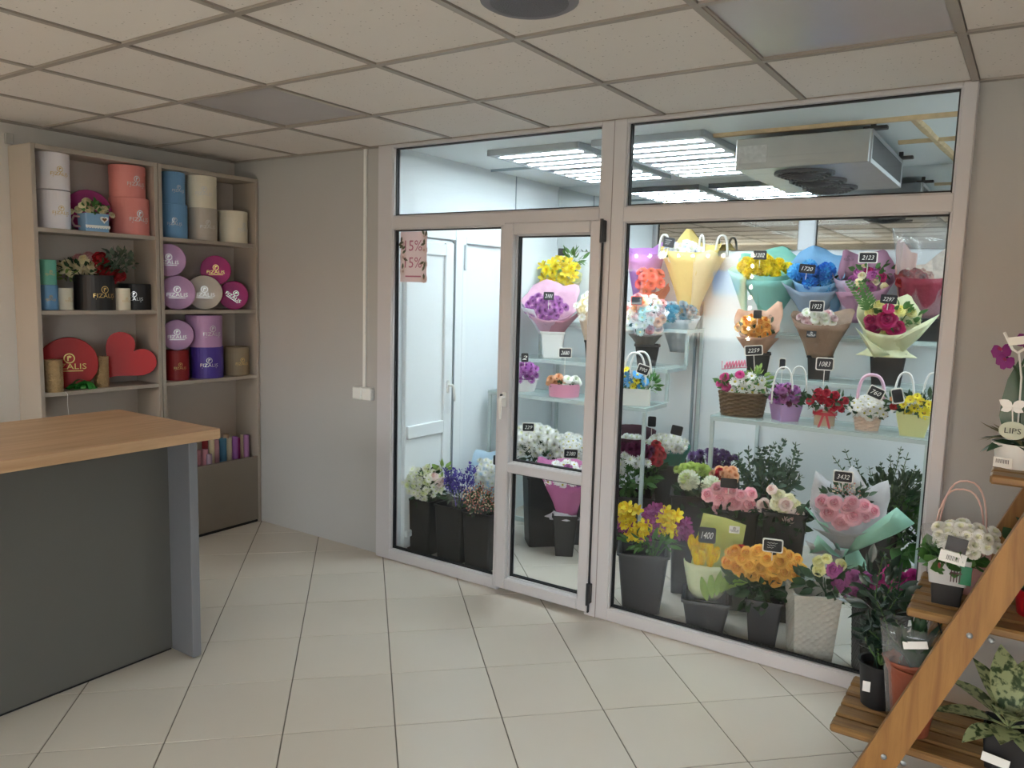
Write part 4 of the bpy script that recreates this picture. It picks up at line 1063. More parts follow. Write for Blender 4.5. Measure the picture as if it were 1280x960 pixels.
price_tag('2380', 'chalkboard price tag reading 2380 above the pink wrapped daisies', 713.5, 567, .60, 17, 11, 10)

# ---- left rack, behind the big pane
it = bunch('white box bag of blue and yellow flowers with two white handles', 793, 1.02, Z1, 'flower box', 'flower_bag')
pot(it, 793, 484, it.by, 44, 44, mat('bag_white', '#dcdcd6', .6), True, 'bag', rim=False)
for yy in (-.06, .06): handle(it, 781+yy*60, 809+yy*60, 484, 440, white_pl, yy, 2.6)
heads(it, 'daisy', blue_dai, [(780, 470, 15), (786, 477, 13), (795, 467, 14), (804, 475, 13), (776, 480, 12), (800, 481, 12)], -.07, 40); heads(it, 'daisy', yel_daisy, [(794, 474, 11), (781, 461, 10), (790, 481, 9)], -.08, 40)
foliage(it, it.l(806, 478), .09, .05, 60, .05, .011, leaf_m, seed=22); foliage(it, it.l(788, 478), .09, .04, 50, .04, .010, leaf_d, seed=23)
price_tag('990', 'tilted price tag reading 990 hung on the white bag handle', 804, 462, .95, 14, 11, 0, tilt=18)
bucket('black square pot on the rack under the grey paper bouquet', 808, 1.36, Z2, 430, 35, 26, group='pots on the door side rack', name='flower_pot')
it = bunch('pastel mixed bouquet in grey paper standing in a black pot', 806, 1.35, Z2+.07, 'bouquet', 'wrapped_bouquet')
dome(it, [('rose', pale_rose, 5, 14), ('chrysanthemum', white_mum, 10, 12), ('carnation', peach_car, 4, 13), ('carnation', flower('carnation', '#d99aa0', '#c9808a'), 4, 13), ('daisy', flower('daisy', '#bfe0dc', '#e8e0a0'), 6, 11)], 805, 392, 25, 24, 30, seed=14, bulge=.4)
foliage(it, it.l(805, 395), .12, .10, 50, .05, .012, leaf_d, seed=24)
sheet(it, paper('grey', '#8a8580'), 806, 434, 418, 9, 20, -180, 180, rip=.08, kr=9); sheet(it, paper('white', '#e9e6ec'), 806, 432, 400, 9, 28, 10, 170, rise=18, rip=.05, seed=3)
price_tag('', 'dark price card with a red edge in the pastel mixed bouquet', 796, 376, 1.22, 13, 10, 10, frame=True, fm=mat('tag_red', '#d9563f', .5))
it = bunch('tall bouquet in translucent violet paper on the top rack shelf', 803, 1.66, Z3, 'bouquet', 'wrapped_bouquet')
sheet(it, paper('violet', '#b87ec4', trans=.4), 803, 392, 320, 10, 24, -180, 180, rise=10, peaks=((170, 8, 30), (40, 10, 30)), rip=.06); dome(it, [('carnation', flower('carnation', '#e0574f', '#c93a3a'), 9, 14)], 808, 352, 17, 14, 30, seed=15, y=-.09)
sheet(it, paper('coral', '#e2655a'), 812, 396, 362, 8, 20, -160, 0, peaks=((-30, 12, 40),), rip=.06, seed=4)
it = bunch('large bouquet in pale yellow paper with white bow loops on the top rack shelf', 858, 1.66, Z3, 'bouquet', 'wrapped_bouquet')
yp = paper('straw_yellow', '#dcc67c'); sheet(it, yp, 858, 392, 318, 9, 36, -180, 180, rise=14, peaks=((95, 22, 26), (0, 8, 40)), rip=.05); sheet(it, paper('cream2', '#e3d6a8'), 862, 392, 322, 9, 36, -90, 20, peaks=((-60, 8, 30),), rip=.05, seed=4)
dome(it, [('chrysanthemum', white_mum, 12, 12), ('rose', flower('rose', '#c9d3ea', '#b3c0e0'), 7, 12), ('rose', cream_rose, 5, 12)], 848, 318, 26, 12, 40, seed=16)
foliage(it, it.l(848, 322), .12, .04, 30, .05, .012, leaf_m, seed=25)
for a, b in ((820, 832), (868, 874), (888, 902)): handle(it, a, b, 322, 296, mat('white_ribbon', '#b5b2ac', .5), -.02, 3.0, 'ribbon_loop')
price_tag('~', 'dark price tag in the pale yellow bouquet', 836, 303, 1.50, 14, 12, 14, tilt=8, frame=False)
it = bunch('small teal flower bouquet standing beside the pastel one on the rack', 846, 1.62, Z2+.0, 'bouquet', 'wrapped_bouquet')
dome(it, [('chrysanthemum', flower('mum', '#5a93a8', '#4a7f96'), 20, 12)], 842, 390, 26, 10, 50, seed=17); sheet(it, paper('clear_grey', '#c9ced3'), 846, 440, 398, 9, 26, -180, 180, rise=6, rip=.08)
# floor buckets left of the racks
bucket('black bucket of dark mauve chrysanthemums under the door side rack', 790, 1.06, 0, 615, 54, 44, group='buckets under the racks')
it = bunch('bunch of dark mauve and white chrysanthemums under the rack', 789, 1.06, .33)
dome(it, [('chrysanthemum', dark_mum, 15, 13)], 792, 562, 20, 8, 45, seed=18); heads(it, 'chrysanthemum', white_mum, [(775, 578, 16), (786, 571, 15), (797, 570, 15), (806, 574, 13), (779, 566, 12), (793, 576, 13), (776, 585, 13)], -.09, 45)
foliage(it, it.l(790, 596), .15, .09, 150, .06, .02, leaf_m, seed=26)
it = bunch('bunch of red carnations next to the dark mauve chrysanthemums', 812, 1.12, .33)
dome(it, [('carnation', red_car, 10, 13)], 816, 566, 10, 13, 40, seed=19); foliage(it, it.l(814, 585), .07, .08, 50, .05, .015, leaf_d, seed=27)
bucket('black bucket behind the rack post holding wrapped white chrysanthemums', 826, 1.3, 0, 575, 58, 48, group='buckets under the racks')
it = bunch('white chrysanthemums in a teal striped wrap with paper tags', 829, 1.3, .34, 'bouquet', 'wrapped_bouquet')
dome(it, [('chrysanthemum', white_mum, 32, 11)], 829, 553, 24, 10, 45, seed=20, bulge=.35); te = paper('teal', '#3f8f7f'); sheet(it, te, 829, 582, 556, 17, 26, -180, 180, rise=4, rip=.05); sheet(it, te, 845, 580, 553, 7, 14, -180, 180, rise=4, rip=.05, seed=4)
price_tag('', 'grey price card standing in the white wrapped chrysanthemums', 815, 527, 1.2, 10, 13, 16, frame=False); price_tag('', 'tilted dark price card behind the teal wrap', 846, 538, 1.2, 14, 12, 14, tilt=10, frame=False)
it = bunch('dark wine coloured wrap bouquet against the cold room wall', 788, 1.45, .40, 'bouquet', 'wrapped_bouquet')
sheet(it, paper('wine', '#4a2233'), 788, 585, 545, 12, 30, -180, 180, rise=12, rip=.04); dome(it, [('chrysanthemum', white_mum, 14, 10)], 789, 550, 18, 6, 45, seed=21)

# ---- right rack, top shelf
def top_b(label, bx, spec, head, sheets, fol=None, base=None, tilt=38, y=1.64, zs=None):
    it = bunch(label, bx, y, Z3 if zs is None else zs, 'bouquet', 'wrapped_bouquet')
    dome(it, spec, *head, tilt, seed=int(bx), bulge=.4)
    for s in sheets: sheet(it, *s[0], **s[1])
    if fol: foliage(it, it.l(*fol[0]), *fol[1])
    return it
mint2 = paper('sea_green', '#7fbfae'); mint3 = paper('aqua', '#8fd0c8')
it = top_b('yellow chrysanthemum bouquet in sea green paper on the top shelf', 958, [('chrysanthemum', yel_pom, 16, 15)], (950, 337, 28, 11), [((mint2, 958, 400, 340, 8, 36), dict(rise=26, peaks=((70, 8, 40), (160, 8, 30)), rip=.05)), ((mint3, 962, 402, 352, 8, 38, -170, -10), dict(peaks=((-30, 12, 40),), rip=.05, seed=3)), ((paper('translucent_green', '#cfe6d2', trans=.5), 934, 396, 345, 6, 26, 100, 260), dict(rise=14, rip=.04, seed=5))])
price_tag('1202', 'black bordered price tag in the yellow chrysanthemum bouquet', 950, 319, 1.50, 16, 11, 10, frame=False)
bp1 = paper('sky_blue', '#86b9e0'); bp2 = paper('grey_blue', '#a3b3c8')
it = top_b('bright blue chrysanthemum bouquet in pale blue paper on the top shelf', 1015, [('chrysanthemum', cyan_pom, 3, 21), ('chrysanthemum', blue_pom, 4, 22)], (1012, 346, 22, 14), [((bp1, 1015, 400, 348, 8, 34), dict(rise=34, peaks=((100, 8, 40), (20, 8, 30)), rip=.05)), ((bp2, 1013, 402, 366, 9, 36, -175, -5), dict(peaks=((-160, 14, 40), (-20, 10, 40)), rip=.05, seed=3)), ((bp1, 1035, 398, 360, 6, 18, -100, 60), dict(peaks=((-20, 14, 40),), rip=.05, seed=8))], ((1012, 352), (.13, .05, 30, .05, .012, leaf_d)))
price_tag('1720', 'chalkboard price tag reading 1720 in the blue bouquet', 1009, 336, 1.44, 19, 11, 8, tilt=5, frame=False)
pw1 = paper('dusty_pink', '#b98aa6'); pw2 = paper('lilac_grey', '#b6a6bd')
it = top_b('purple rose bouquet in dusty pink paper on the top shelf', 1080, [('rose', lil_rose, 5, 15), ('rose', cream_rose, 5, 11), ('rose', mag_rose, 3, 12)], (1080, 350, 24, 17), [((pw1, 1078, 404, 348, 9, 33), dict(rise=30, peaks=((140, 16, 30), (60, 10, 30)), rip=.04)), ((pw2, 1062, 402, 352, 8, 22, 120, 280), dict(peaks=((180, 12, 40),), rip=.05, seed=3)), ((pw1, 1070, 404, 366, 9, 28, -170, -60), dict(rip=.05, seed=4))], ((1084, 340), (.12, .07, 26, .05, .016, leaf_m)))
emblem(it, 1056, 326, -.05, 11, black_pl)
price_tag('2123', 'white edged price tag reading 2123 in the purple rose bouquet', 1085, 322, 1.45, 20, 12, 14)
bucket('black square pot of the cellophane wrapped red arrangement', 1162, 1.62, Z3, 398, 44, 34, group='pots on the bouquet rack', name='flower_pot')
it = bunch('crimson felt flower arrangement under tall clear cellophane on the top shelf', 1150, 1.62, Z3+.03, 'bouquet', 'wrapped_bouquet')
cr = paper('crimson', '#7d1630', trans=.1); sheet(it, cr, 1150, 400, 350, 20, 33, -180, 180, rise=14, rip=.06); sheet(it, mat('printed_paper', '#d9c5b4', .6, var=.45, vscale=40), 1156, 398, 350, 12, 30, 0, 170, rise=20, peaks=((60, 26, 40),), rip=.03, seed=2); sheet(it, paper('blush', '#d9b4ac'), 1132, 398, 350, 8, 16, 60, 200, rise=34, peaks=((130, 22, 40),), rip=.03, seed=5)
sheet(it, cello, 1150, 404, 290, 22, 38, -180, 180, rise=6, peaks=((80, 14, 30),), rip=.10, kr=5, name='cellophane')
dome(it, [('rose', flower('rose', '#d9a58f', '#c98f80'), 4, 14), ('rose', red_rose, 6, 14)], 1140, 348, 20, 10, 45, seed=23)

# ---- right rack, middle shelf
def mid_pot(label, bx, pt, wt, wb, y=1.35): return bucket(label, bx, y, Z2, pt, wt, wb, group='pots on the bouquet rack', name='flower_pot')
mid_pot('black square pot under the orange rose bouquet', 946, 440, 34, 27)
kp = paper('pinkish_kraft', '#c79c84')
it = bunch('orange rose bouquet in pinkish kraft paper on the middle shelf', 944, 1.33, Z2+.04, 'bouquet', 'wrapped_bouquet')
dome(it, [('rose', or_rose, 9, 14), ('rose', or_rose2, 4, 12)], 940, 408, 22, 14, 35, seed=24, bulge=.35); sheet(it, kp, 944, 443, 408, 11, 27, -180, 180, rise=20, peaks=((40, 20, 30), (150, 10, 30)), rip=.05); sheet(it, kp, 944, 444, 418, 11, 26, -170, -10, rip=.05, seed=3)
foliage(it, it.l(944, 410), .11, .05, 30, .05, .014, leaf_d, seed=31)
price_tag('', 'dark price card tucked into the orange rose bouquet', 947, 393, 1.20, 10, 10, 8, frame=False); emblem(it, 958, 397, -.02, 9, black_pl)
mid_pot('black square pot under the brown kraft bouquet', 1023, 444, 34, 28)
bk = paper('brown_kraft', '#8f7461', trans=.1)
it = bunch('white carnation bouquet in a brown kraft cone tagged 1923', 1023, 1.32, Z2+.04, 'bouquet', 'wrapped_bouquet')
dome(it, [('carnation', white_car, 12, 12), ('carnation', flower('carnation', '#e9cfd2', '#dcb6bd'), 5, 11)], 1018, 398, 24, 9, 45, seed=25, bulge=.3); sheet(it, bk, 1023, 446, 402, 15, 35, -180, 180, rise=12, peaks=((30, 10, 40), (160, 6, 30)), rip=.04); sheet(it, bk, 1023, 447, 402, 15, 36, -150, -30, rip=.02, seed=3)
emblem(it, 1012, 418, -.128, 9, white_ink, chalk, lean=-18)
price_tag('1923', 'white framed price tag reading 1923 above the kraft cone', 1021, 383, 1.22, 16, 13, 10)
mid_pot('black square pot under the cream wrapped magenta roses', 1107, 440, 48, 38)
cw = paper('ivory', '#dfe0bc')
it = bunch('magenta rose bouquet in ivory paper with fern leaves, tagged 2297', 1105, 1.30, Z2+.05, 'bouquet', 'wrapped_bouquet')
heads(it, 'rose', mag_rose, [(1103, 398, 25), (1084, 400, 18), (1087, 410, 18), (1115, 409, 22), (1104, 384, 14)], -.06, 30, spread=.4, cx=1104, cy=398); heads(it, 'rose', flower('rose', '#e3dd9a', '#d6cf78'), [(1084, 389, 16), (1092, 380, 13), (1116, 386, 17), (1130, 388, 14), (1101, 413, 12), (1097, 388, 12)], -.03, 40, spread=.4, cx=1104, cy=398)
foliage(it, it.l(1115, 395), .11, .06, 40, .05, .02, leaf_m, seed=33)
fe = MB()
for q, (dx, lean) in enumerate(((-8, -.45), (-14, -.8))):
    L = .16
    for k in range(11):
        for s in (-1, 1):
            M = T(*(it.l(1090+dx*.5, 388, -.02) + Vector((lean*L*k/11, 0, L*k/11)))) @ RY(lean*.6) @ RY(s*R(58)) @ RX(R(90)) 
            leaf_geo(fe, M, .05*(1-.06*k), .009, 0, 0, 3)
fe.build('fern_leaf', leaf_m, it.root, True)
sheet(it, cw, 1106, 446, 396, 18, 36, -180, 180, rise=20, peaks=((150, 14, 30), (60, 12, 30)), rip=.05); sheet(it, cw, 1106, 446, 416, 18, 34, -180, -20, rip=.06, seed=3)
flap(it, cw, [(1108, 424), (1160, 390), (1140, 420), (1122, 440)], -.10, -.04, .02); flap(it, cw, [(1068, 410), (1084, 424), (1110, 442), (1092, 446)], -.08, -.10, .02)
sheet(it, cw, 1106, 436, 445, 22, 32, -180, 0, rip=.12, name='wrap_skirt', seed=5)
price_tag('2297', 'chalkboard price tag reading 2297 above magenta roses', 1111, 374, 1.17, 19, 11, 8, tilt=4, frame=False)

# ---- right rack, lower shelf
wick = mat('brown_wicker', '#6f5a44', .8, var=.3, vscale=60)
def wicker(it, cx, pt, pb, wt, wb, m_, rows=12, n=40, ry=.75, name='basket'):
    m = it.m; z0, z1 = (it.by-pb)*m, (it.by-pt)*m; mb = MB(); rings = []
    for j in range(rows*2+1):
        v = j/(rows*2); r = (wb+(wt-wb)*v)*m/2
        rings.append([(r*(1+(.06 if (i//2+j//2) % 2 else -.02)*(j % 2))*math.cos(2*PI*i/n), ry*r*(1+(.06 if (i//2+j//2) % 2 else -.02)*(j % 2))*math.sin(2*PI*i/n), z0+(z1-z0)*v) for i in range(n)])
    M = T((cx-it.bx)*m, 0, 0)
    mb.rings(rings, M, 0, True, False)
    b = mb.build(name, m_, it.root)
    rim = MB(); r = wt*m/2
    rim.tube([(r*math.cos(2*PI*i/28), ry*r*math.sin(2*PI*i/28), z1) for i in range(29)], .006, 6, M); rim.build('rim', m_, b)
    return b
it = bunch('wide brown wicker basket of pink and white flowers', 927, 1.02, Z1, 'flower basket', 'flower_basket')
wicker(it, 927, 490, it.by, 58, 50, wick)
heads(it, 'carnation', pink_car, [(904, 472, 14), (907, 483, 14), (922, 467, 12), (898, 480, 10)], -.06, 35, cx=927, cy=480); heads(it, 'daisy', white_daisy, [(917, 476, 15), (930, 474, 15), (926, 484, 14), (938, 488, 14), (944, 478, 15), (951, 486, 13), (936, 468, 12), (914, 487, 11), (948, 473, 12), (940, 481, 12)], -.07, 35, cx=927, cy=480)
foliage(it, it.l(927, 481), .15, .06, 120, .045, .011, leaf_m, seed=35); foliage(it, it.l(945, 470), .07, .05, 40, .04, .012, leaf_l, seed=36, stems=False)
tp_ = MB()
tp_.tube([tuple(it.l(903+k*.7, 457+4*math.sin(k*1.25)-k*.1, -.02+.004*math.cos(k*1.25))) for k in range(37)], .004, 6); tp_.tube([tuple(it.l(900, 452, -.02)), tuple(it.l(900, 462, -.02)), tuple(it.l(930, 458, -.02))], .003, 5)
tp_.build('topper', mat('topper_pink', '#e07f9c', .4), it.root, True, 'pink lettered topper')
price_tag('2259', 'chalkboard price tag reading 2259 above the wicker basket', 942, 438, 1.0, 20, 11, 26, tilt=-6)
lp = mat('bag_lilac', '#b694c6', .55)
it = bunch('lilac gift bag of purple flowers with two white handles', 980, 1.02, Z1, 'flower bag', 'flower_bag')
pot(it, 981, 504, it.by, 36, 28, lp, True, 'bag', rim=False, rot=.5)
handle(it, 964, 988, 504, 458, white_pl, -.05, 2.2); handle(it, 984, 1004, 498, 458, white_pl, .05, 2.2)
dome(it, [('chrysanthemum', lil_mum, 10, 11), ('carnation', lil_car, 6, 12), ('chrysanthemum', dark_mum, 8, 9)], 981, 493, 19, 11, 50, seed=26, bulge=.5); foliage(it, it.l(981, 495), .11, .045, 60, .04, .010, leaf_d, seed=37)
price_tag('', 'narrow price tag behind the lilac gift bag', 978, 455, 1.16, 7, 13, 20)
it = bunch('red spray roses in a kraft hat box with a red ribbon bow', 1030, 1.0, Z1, 'flower box', 'flower_box')
pot(it, 1030, 512, it.by, 25, 24, mat('kraft_box', '#b09a82', .7), False, 'box', rim=False)
heads(it, 'rose', flower('rose', '#c01a3c', '#9e1230'), [(1011, 500, 11), (1020, 488, 11), (1030, 488, 11), (1041, 490, 11), (1026, 497, 12), (1036, 499, 12), (1046, 502, 11), (1053, 497, 10), (1018, 494, 10), (1049, 508, 9), (1034, 507, 10), (1040, 506, 10)], -.05, 45, cx=1030, cy=500)
foliage(it, it.l(1030, 500), .13, .045, 80, .035, .012, leaf_d, seed=38)
sheet(it, paper('white', '#e9e6ec'), 1030, 514, 507, 13, 18, -180, 180, rip=.06)
rb = MB()
for s in (-1, 1): rb.grid(lambda u, v, s=s: (s*(.012+.055*math.sin(PI*u)*1.0*(1-.2*v)), -.062-.012*math.sin(PI*u), .012*math.cos(2*PI*u)*1.6+(v-.5)*.016), 12, 2, T(*it.l(1030, 516))); rb.grid(lambda u, v, s=s: (s*(.008+.02*u)+(v-.5)*.012, -.063, -.005-.07*u), 4, 1, T(*it.l(1030, 516)))
rb.lathe([(.0615, -.008), (.0615, .008)], 24, T(*it.l(1030, 516)), 0, False, False); rb.build('ribbon_bow', mat('red_ribbon', '#b51d34', .4), it.root, True)
price_tag('1083', 'white framed price tag reading 1083 above the red spray roses', 1031, 455, 1.04, 19, 14, 24)
it = bunch('white daisies in a small pink wicker basket with a pink handle', 1083, 1.0, Z1, 'flower basket', 'flower_basket')
wicker(it, 1083, 520, it.by, 32, 26, mat('blush_wicker', '#d2b8a8', .8, var=.2, vscale=50), 8, 28, .95)
handle(it, 1070, 1100, 500, 468, mat('pink_handle', '#d9b3cb', .4), 0, 4.0, ell=.6)
dome(it, [('daisy', white_daisy, 26, 12)], 1083, 509, 20, 12, 50, seed=27, bulge=.5); foliage(it, it.l(1083, 512), .12, .04, 80, .035, .010, leaf_d, seed=39)
price_tag('760', 'tilted price tag reading 760 in the pink basket of daisies', 1095, 491, .97, 17, 13, 8, tilt=22)
it = bunch('pale yellow gift bag of yellow daisies with two white handles', 1140, .99, Z1, 'flower bag', 'flower_bag')
pot(it, 1140, 516, it.by, 46, 32, mat('bag_yellow', '#dede9e', .6), True, 'bag', rim=False)
handle(it, 1116, 1139, 516, 465, white_pl, -.06, 2.6); handle(it, 1148, 1168, 510, 466, white_pl, .06, 2.6)
heads(it, 'daisy', yel_daisy, [(1135, 498, 13), (1128, 505, 12), (1140, 508, 13), (1151, 513, 17), (1146, 499, 12), (1155, 502, 12), (1134, 513, 11), (1142, 493, 10), (1160, 508, 11)], -.07, 40); heads(it, 'carnation', flower('carnation', '#e8a060', '#d98840'), [(1163, 512, 12), (1115, 499, 8)], -.06, 40); heads(it, 'rose', red_rose, [(1117, 507, 9)], -.07, 40)
foliage(it, it.l(1140, 505), .14, .05, 90, .045, .011, leaf_d, seed=40)
price_tag('', 'dark price tag hung on the pale yellow bag', 1122, 495, .9, 12, 17, 0, tilt=-14)

# ---- floor display behind the big pane
gp = 'buckets in the floor display'
for bx, y, pt, w, lb in ((860, .62, 612, 60, 'black bucket of white ball chrysanthemums on the tiles'), (893, 1.0, 600, 52, 'black bucket of purple chrysanthemums behind the pink roses'), (915, .55, 630, 56, 'black bucket of pink roses on the tiles'), (972, .55, 632, 58, 'black bucket of cream and blush roses on the tiles'), (945, 1.0, 610, 50, 'black bucket of eucalyptus at the back'), (1090, 1.08, 625, 54, 'black bucket of leafy greenery beside the rack post')):
    bucket(lb, bx, y, 0, pt, w, w*.8, group=gp)
it = bunch('two white ball chrysanthemums with dark leaves', 866, .60, .34); heads(it, 'chrysanthemum', white_pom, [(858, 597, 27), (885, 602, 26)], -.06, 30); foliage(it, it.l(868, 618), .12, .06, 70, .06, .022, leaf_d, seed=42)
it = bunch('pale green chrysanthemums behind the white ball ones', 866, .8, .34); dome(it, [('chrysanthemum', green_mum, 18, 12)], 864, 586, 22, 6, 45, seed=29)
foliage(it, it.l(862, 592), .08, .03, 20, .04, .012, leaf_m, seed=70)
it = bunch('dark violet chrysanthemums at the back of the floor display', 886, 1.1, .34); dome(it, [('chrysanthemum', vio_mum, 20, 12)], 886, 572, 30, 9, 45, seed=30); foliage(it, it.l(886, 585), .17, .05, 60, .05, .014, leaf_d, seed=43)
it = bunch('peach and red carnations behind the pink roses', 902, .75, .34); dome(it, [('carnation', peach_car, 10, 13), ('carnation', red_car, 2, 12)], 902, 591, 16, 8, 45, seed=31); foliage(it, it.l(902, 600), .08, .03, 20, .04, .012, leaf_d, seed=71)
it = bunch('bunch of large pink roses in a black bucket', 913, .53, .34)
heads(it, 'rose', pink_rose, [(882, 616, 18), (897, 618, 19), (914, 621, 21), (932, 623, 20), (893, 605, 16), (904, 607, 16), (934, 609, 17), (922, 611, 15), (896, 630, 16), (934, 634, 14), (912, 606, 13)], -.09, 30, spread=.4, cx=912, cy=620); heads(it, 'rose', pale_rose, [(950, 621, 19)], -.09, 30)
foliage(it, it.l(913, 640), .14, .07, 140, .06, .02, leaf_d, seed=44)
price_tag('', 'blank black price card in the pink roses', 911, 604, .42, 20, 12, 8, frame=False)
it = bunch('bunch of cream and blush roses in a black bucket', 976, .53, .34)
heads(it, 'rose', pale_rose, [(984, 640, 18), (978, 622, 17), (994, 634, 15), (960, 606, 13), (997, 642, 14)], -.09, 30, spread=.4, cx=976, cy=625); heads(it, 'rose', flower('rose', '#e9e6cc', '#dcd9b0'), [(968, 613, 17), (967, 624, 18), (982, 617, 17), (974, 630, 15), (990, 624, 15)], -.07, 35, spread=.4, cx=976, cy=625)
foliage(it, it.l(976, 645), .13, .07, 120, .06, .02, leaf_d, seed=45)
def branch(mb, base, tip, n, L, w, rnd, pair=True):
    b, t_ = Vector(base), Vector(tip); d = t_-b; bend = Vector((rnd.uniform(-.04, .04), rnd.uniform(-.03, .03), 0))
    pts = [tuple(b+d*k/6+bend*math.sin(PI*k/6)) for k in range(7)]; mb.tube(pts, [.004-.0004*k for k in range(7)], 4, None, 1)
    dn = d.normalized(); side = dn.cross(Vector((rnd.uniform(-1, 1), rnd.uniform(-1, 1), .1))).normalized()
    for k in range(n):
        v = .25+.75*k/n; p = b+d*v+bend*math.sin(PI*v)
        s0 = side if k % 2 == 0 else dn.cross(side)
        for s in (-1, 1):
            dd = (s0*s*.9+dn*.55).normalized()
            leaf_geo(mb, T(*p) @ face_dir(dd, rnd.uniform(0, 6)) @ Matrix(((1,0,0,0),(0,0,-1,0),(0,1,0,0),(0,0,0,1))), L*(1-.35*v)*rnd.uniform(.85, 1.15), w*(1-.35*v), -.1, .15, 3)
it = bunch('leafy eucalyptus branches under the bouquet rack', 955, .98, .3, 'greenery', 'eucalyptus_bunch'); rnd = random.Random(4)
for px, py in ((919, 566), (930, 558), (942, 560), (952, 556), (962, 552), (973, 543), (985, 547), (990, 560), (978, 572), (995, 586), (968, 575), (925, 578), (945, 580), (958, 570)):
    mb = MB(); branch(mb, it.l(955+rnd.uniform(-8, 8), 640, rnd.uniform(-.05, .05)), it.l(px, py, rnd.uniform(-.1, .1)), 15, .042, .016, rnd); mb.build('branch', [euc, stem_m], it.root, True)
foliage(it, it.l(955, 600), .16, .09, 120, .05, .018, euc, seed=46)
it = bunch('tall dark greenery with fine leaves beside the rack post', 1095, 1.08, .2, 'greenery', 'greenery_bunch')
for px, py in ((1036, 572), (1048, 567), (1062, 575), (1078, 580), (1090, 575), (1100, 562), (1112, 556), (1120, 560), (1130, 572), (1140, 580), (1146, 592), (1105, 578), (1118, 575), (1132, 590)):
    mb = MB(); branch(mb, it.l(1095+rnd.uniform(-12, 12), 690, rnd.uniform(-.05, .05)), it.l(px, py, rnd.uniform(-.08, .08)), 20, .034, .008, rnd); mb.build('branch', [leaf_d, stem_m], it.root, True)
foliage(it, it.l(1108, 628), .19, .18, 480, .05, .014, leaf_d, seed=47); foliage(it, it.l(1124, 660), .13, .15, 140, .09, .034, leaf_m, seed=48)

mintp = paper('mint', '#a9d8c2'); greyp = paper('grey_white', '#c9c6c8')
it = bunch('pink rose bouquet in grey and mint paper tagged 3432', 1056, .52, .18, 'bouquet', 'wrapped_bouquet')
heads(it, 'rose', pink_rose, [(1022, 620, 19), (1030, 632, 21), (1045, 641, 21), (1058, 632, 22), (1036, 618, 18), (1056, 615, 17), (1070, 618, 17), (1080, 624, 17), (1050, 622, 15), (1072, 632, 13)], -.15, 32, spread=.4, cx=1050, cy=625)
dome(it, [('berry_cluster', berry, 5, 14)], 1048, 610, 14, 9, 40, seed=33); foliage(it, it.l(1050, 618), .12, .06, 50, .04, .012, leaf_d, seed=49)
sheet(it, greyp, 1052, 682, 656, 10, 44, -180, 180, rise=48, peaks=((145, 24, 26), (88, 24, 20), (35, 22, 26)), rip=.03); sheet(it, mintp, 1052, 686, 648, 10, 46, -200, -120, peaks=((-170, 12, 40),), rip=.04, seed=2); sheet(it, greyp, 1050, 682, 660, 10, 40, -150, -40, rip=.04, seed=3)
flap(it, mintp, [(1052, 684), (1064, 660), (1104, 620), (1125, 638), (1106, 656)], -.12, -.02, .03); flap(it, mintp, [(1048, 688), (1020, 664), (1012, 690), (1030, 682)], -.11, -.08, .02); flap(it, greyp, [(1050, 686), (1006, 674), (1016, 690)], -.10, -.09, .01)
sheet(it, mintp, 1058, 682, 706, 9, 26, -170, -10, rip=.10, name='wrap_skirt', seed=7); sheet(it, greyp, 1050, 684, 702, 8, 20, 170, 350, rip=.10, name='wrap_skirt', seed=8)
o = MB().grid(lambda u, v: (.012*(u-.5)*2, -.085-.01*v, -.12*v), 2, 4, T(*it.l(1036, 684))).build('ribbon', mat('lilac_ribbon', '#c9a9d6', .4), it.root, True)
price_tag('3432', 'white framed price tag reading 3432 in the mint wrapped bouquet', 1054, 596, .46, 21, 13, 14)

vase_m = mat('slate_vase', '#303036', .35)
def display_vase(label, bx, y, pt, wt, wb, m_=None): return bucket(label, bx, y, 0, pt, wt, wb, m_ or vase_m, group=gp, name='display_vase')
display_vase('tall slate grey vase of yellow and purple alstroemeria', 801, .235, 682, 70, 52)
it = bunch('bunch of yellow and purple alstroemeria in a slate vase', 813, .23, .2)
P_ = random.Random(8)
heads(it, 'lily', alst_y, [(785+P_.uniform(-9, 9), 640+P_.uniform(-10, 14), 17) for _ in range(15)]+[(795+P_.uniform(-12, 12), 655+P_.uniform(-10, 14), 17) for _ in range(14)]+[(832+P_.uniform(-10, 12), 645+P_.uniform(-12, 14), 17) for _ in range(15)], -.05, 35, cx=812, cy=650); heads(it, 'lily', alst_p, [(780+P_.uniform(-8, 8), 655+P_.uniform(-6, 8), 15) for _ in range(10)]+[(812+P_.uniform(-10, 10), 648+P_.uniform(-18, 20), 16) for _ in range(18)]+[(850+P_.uniform(-8, 8), 655+P_.uniform(-12, 10), 15) for _ in range(10)], -.04, 35, cx=812, cy=650)
foliage(it, it.l(812, 672), .14, .06, 140, .05, .010, leaf_m, seed=50)
display_vase('low slate grey square pot under the tulips', 881, .19, 741, 66, 48)
ip = paper('ivory_green', '#dfe5c4'); lg = paper('lime_cream', '#d8dc8e')
it = bunch('yellow tulips in ivory paper with green leaves tagged 1400', 884, .19, .12, 'bouquet', 'wrapped_bouquet')
heads(it, 'tulip', tulip, [(862, 676, 21), (871, 674, 20), (866, 686, 21), (875, 690, 22), (883, 682, 20), (885, 694, 21), (891, 688, 20), (869, 694, 20), (878, 678, 20)], -.07, 95, spread=.15, cx=876, cy=684)
flap(it, lg, [(860, 716), (864, 690), (873, 641), (900, 645), (925, 652), (921, 690), (912, 722), (886, 735)], .02, .05, -.03, 'back_sheet'); sheet(it, ip, 882, 746, 700, 15, 29, -190, 10, rip=.02, pw=.45, seed=2); sheet(it, paper('cream_yellow', '#e6e2a6'), 902, 722, 684, 12, 20, -100, 60, rise=14, rip=.02, seed=5)
lf = MB()
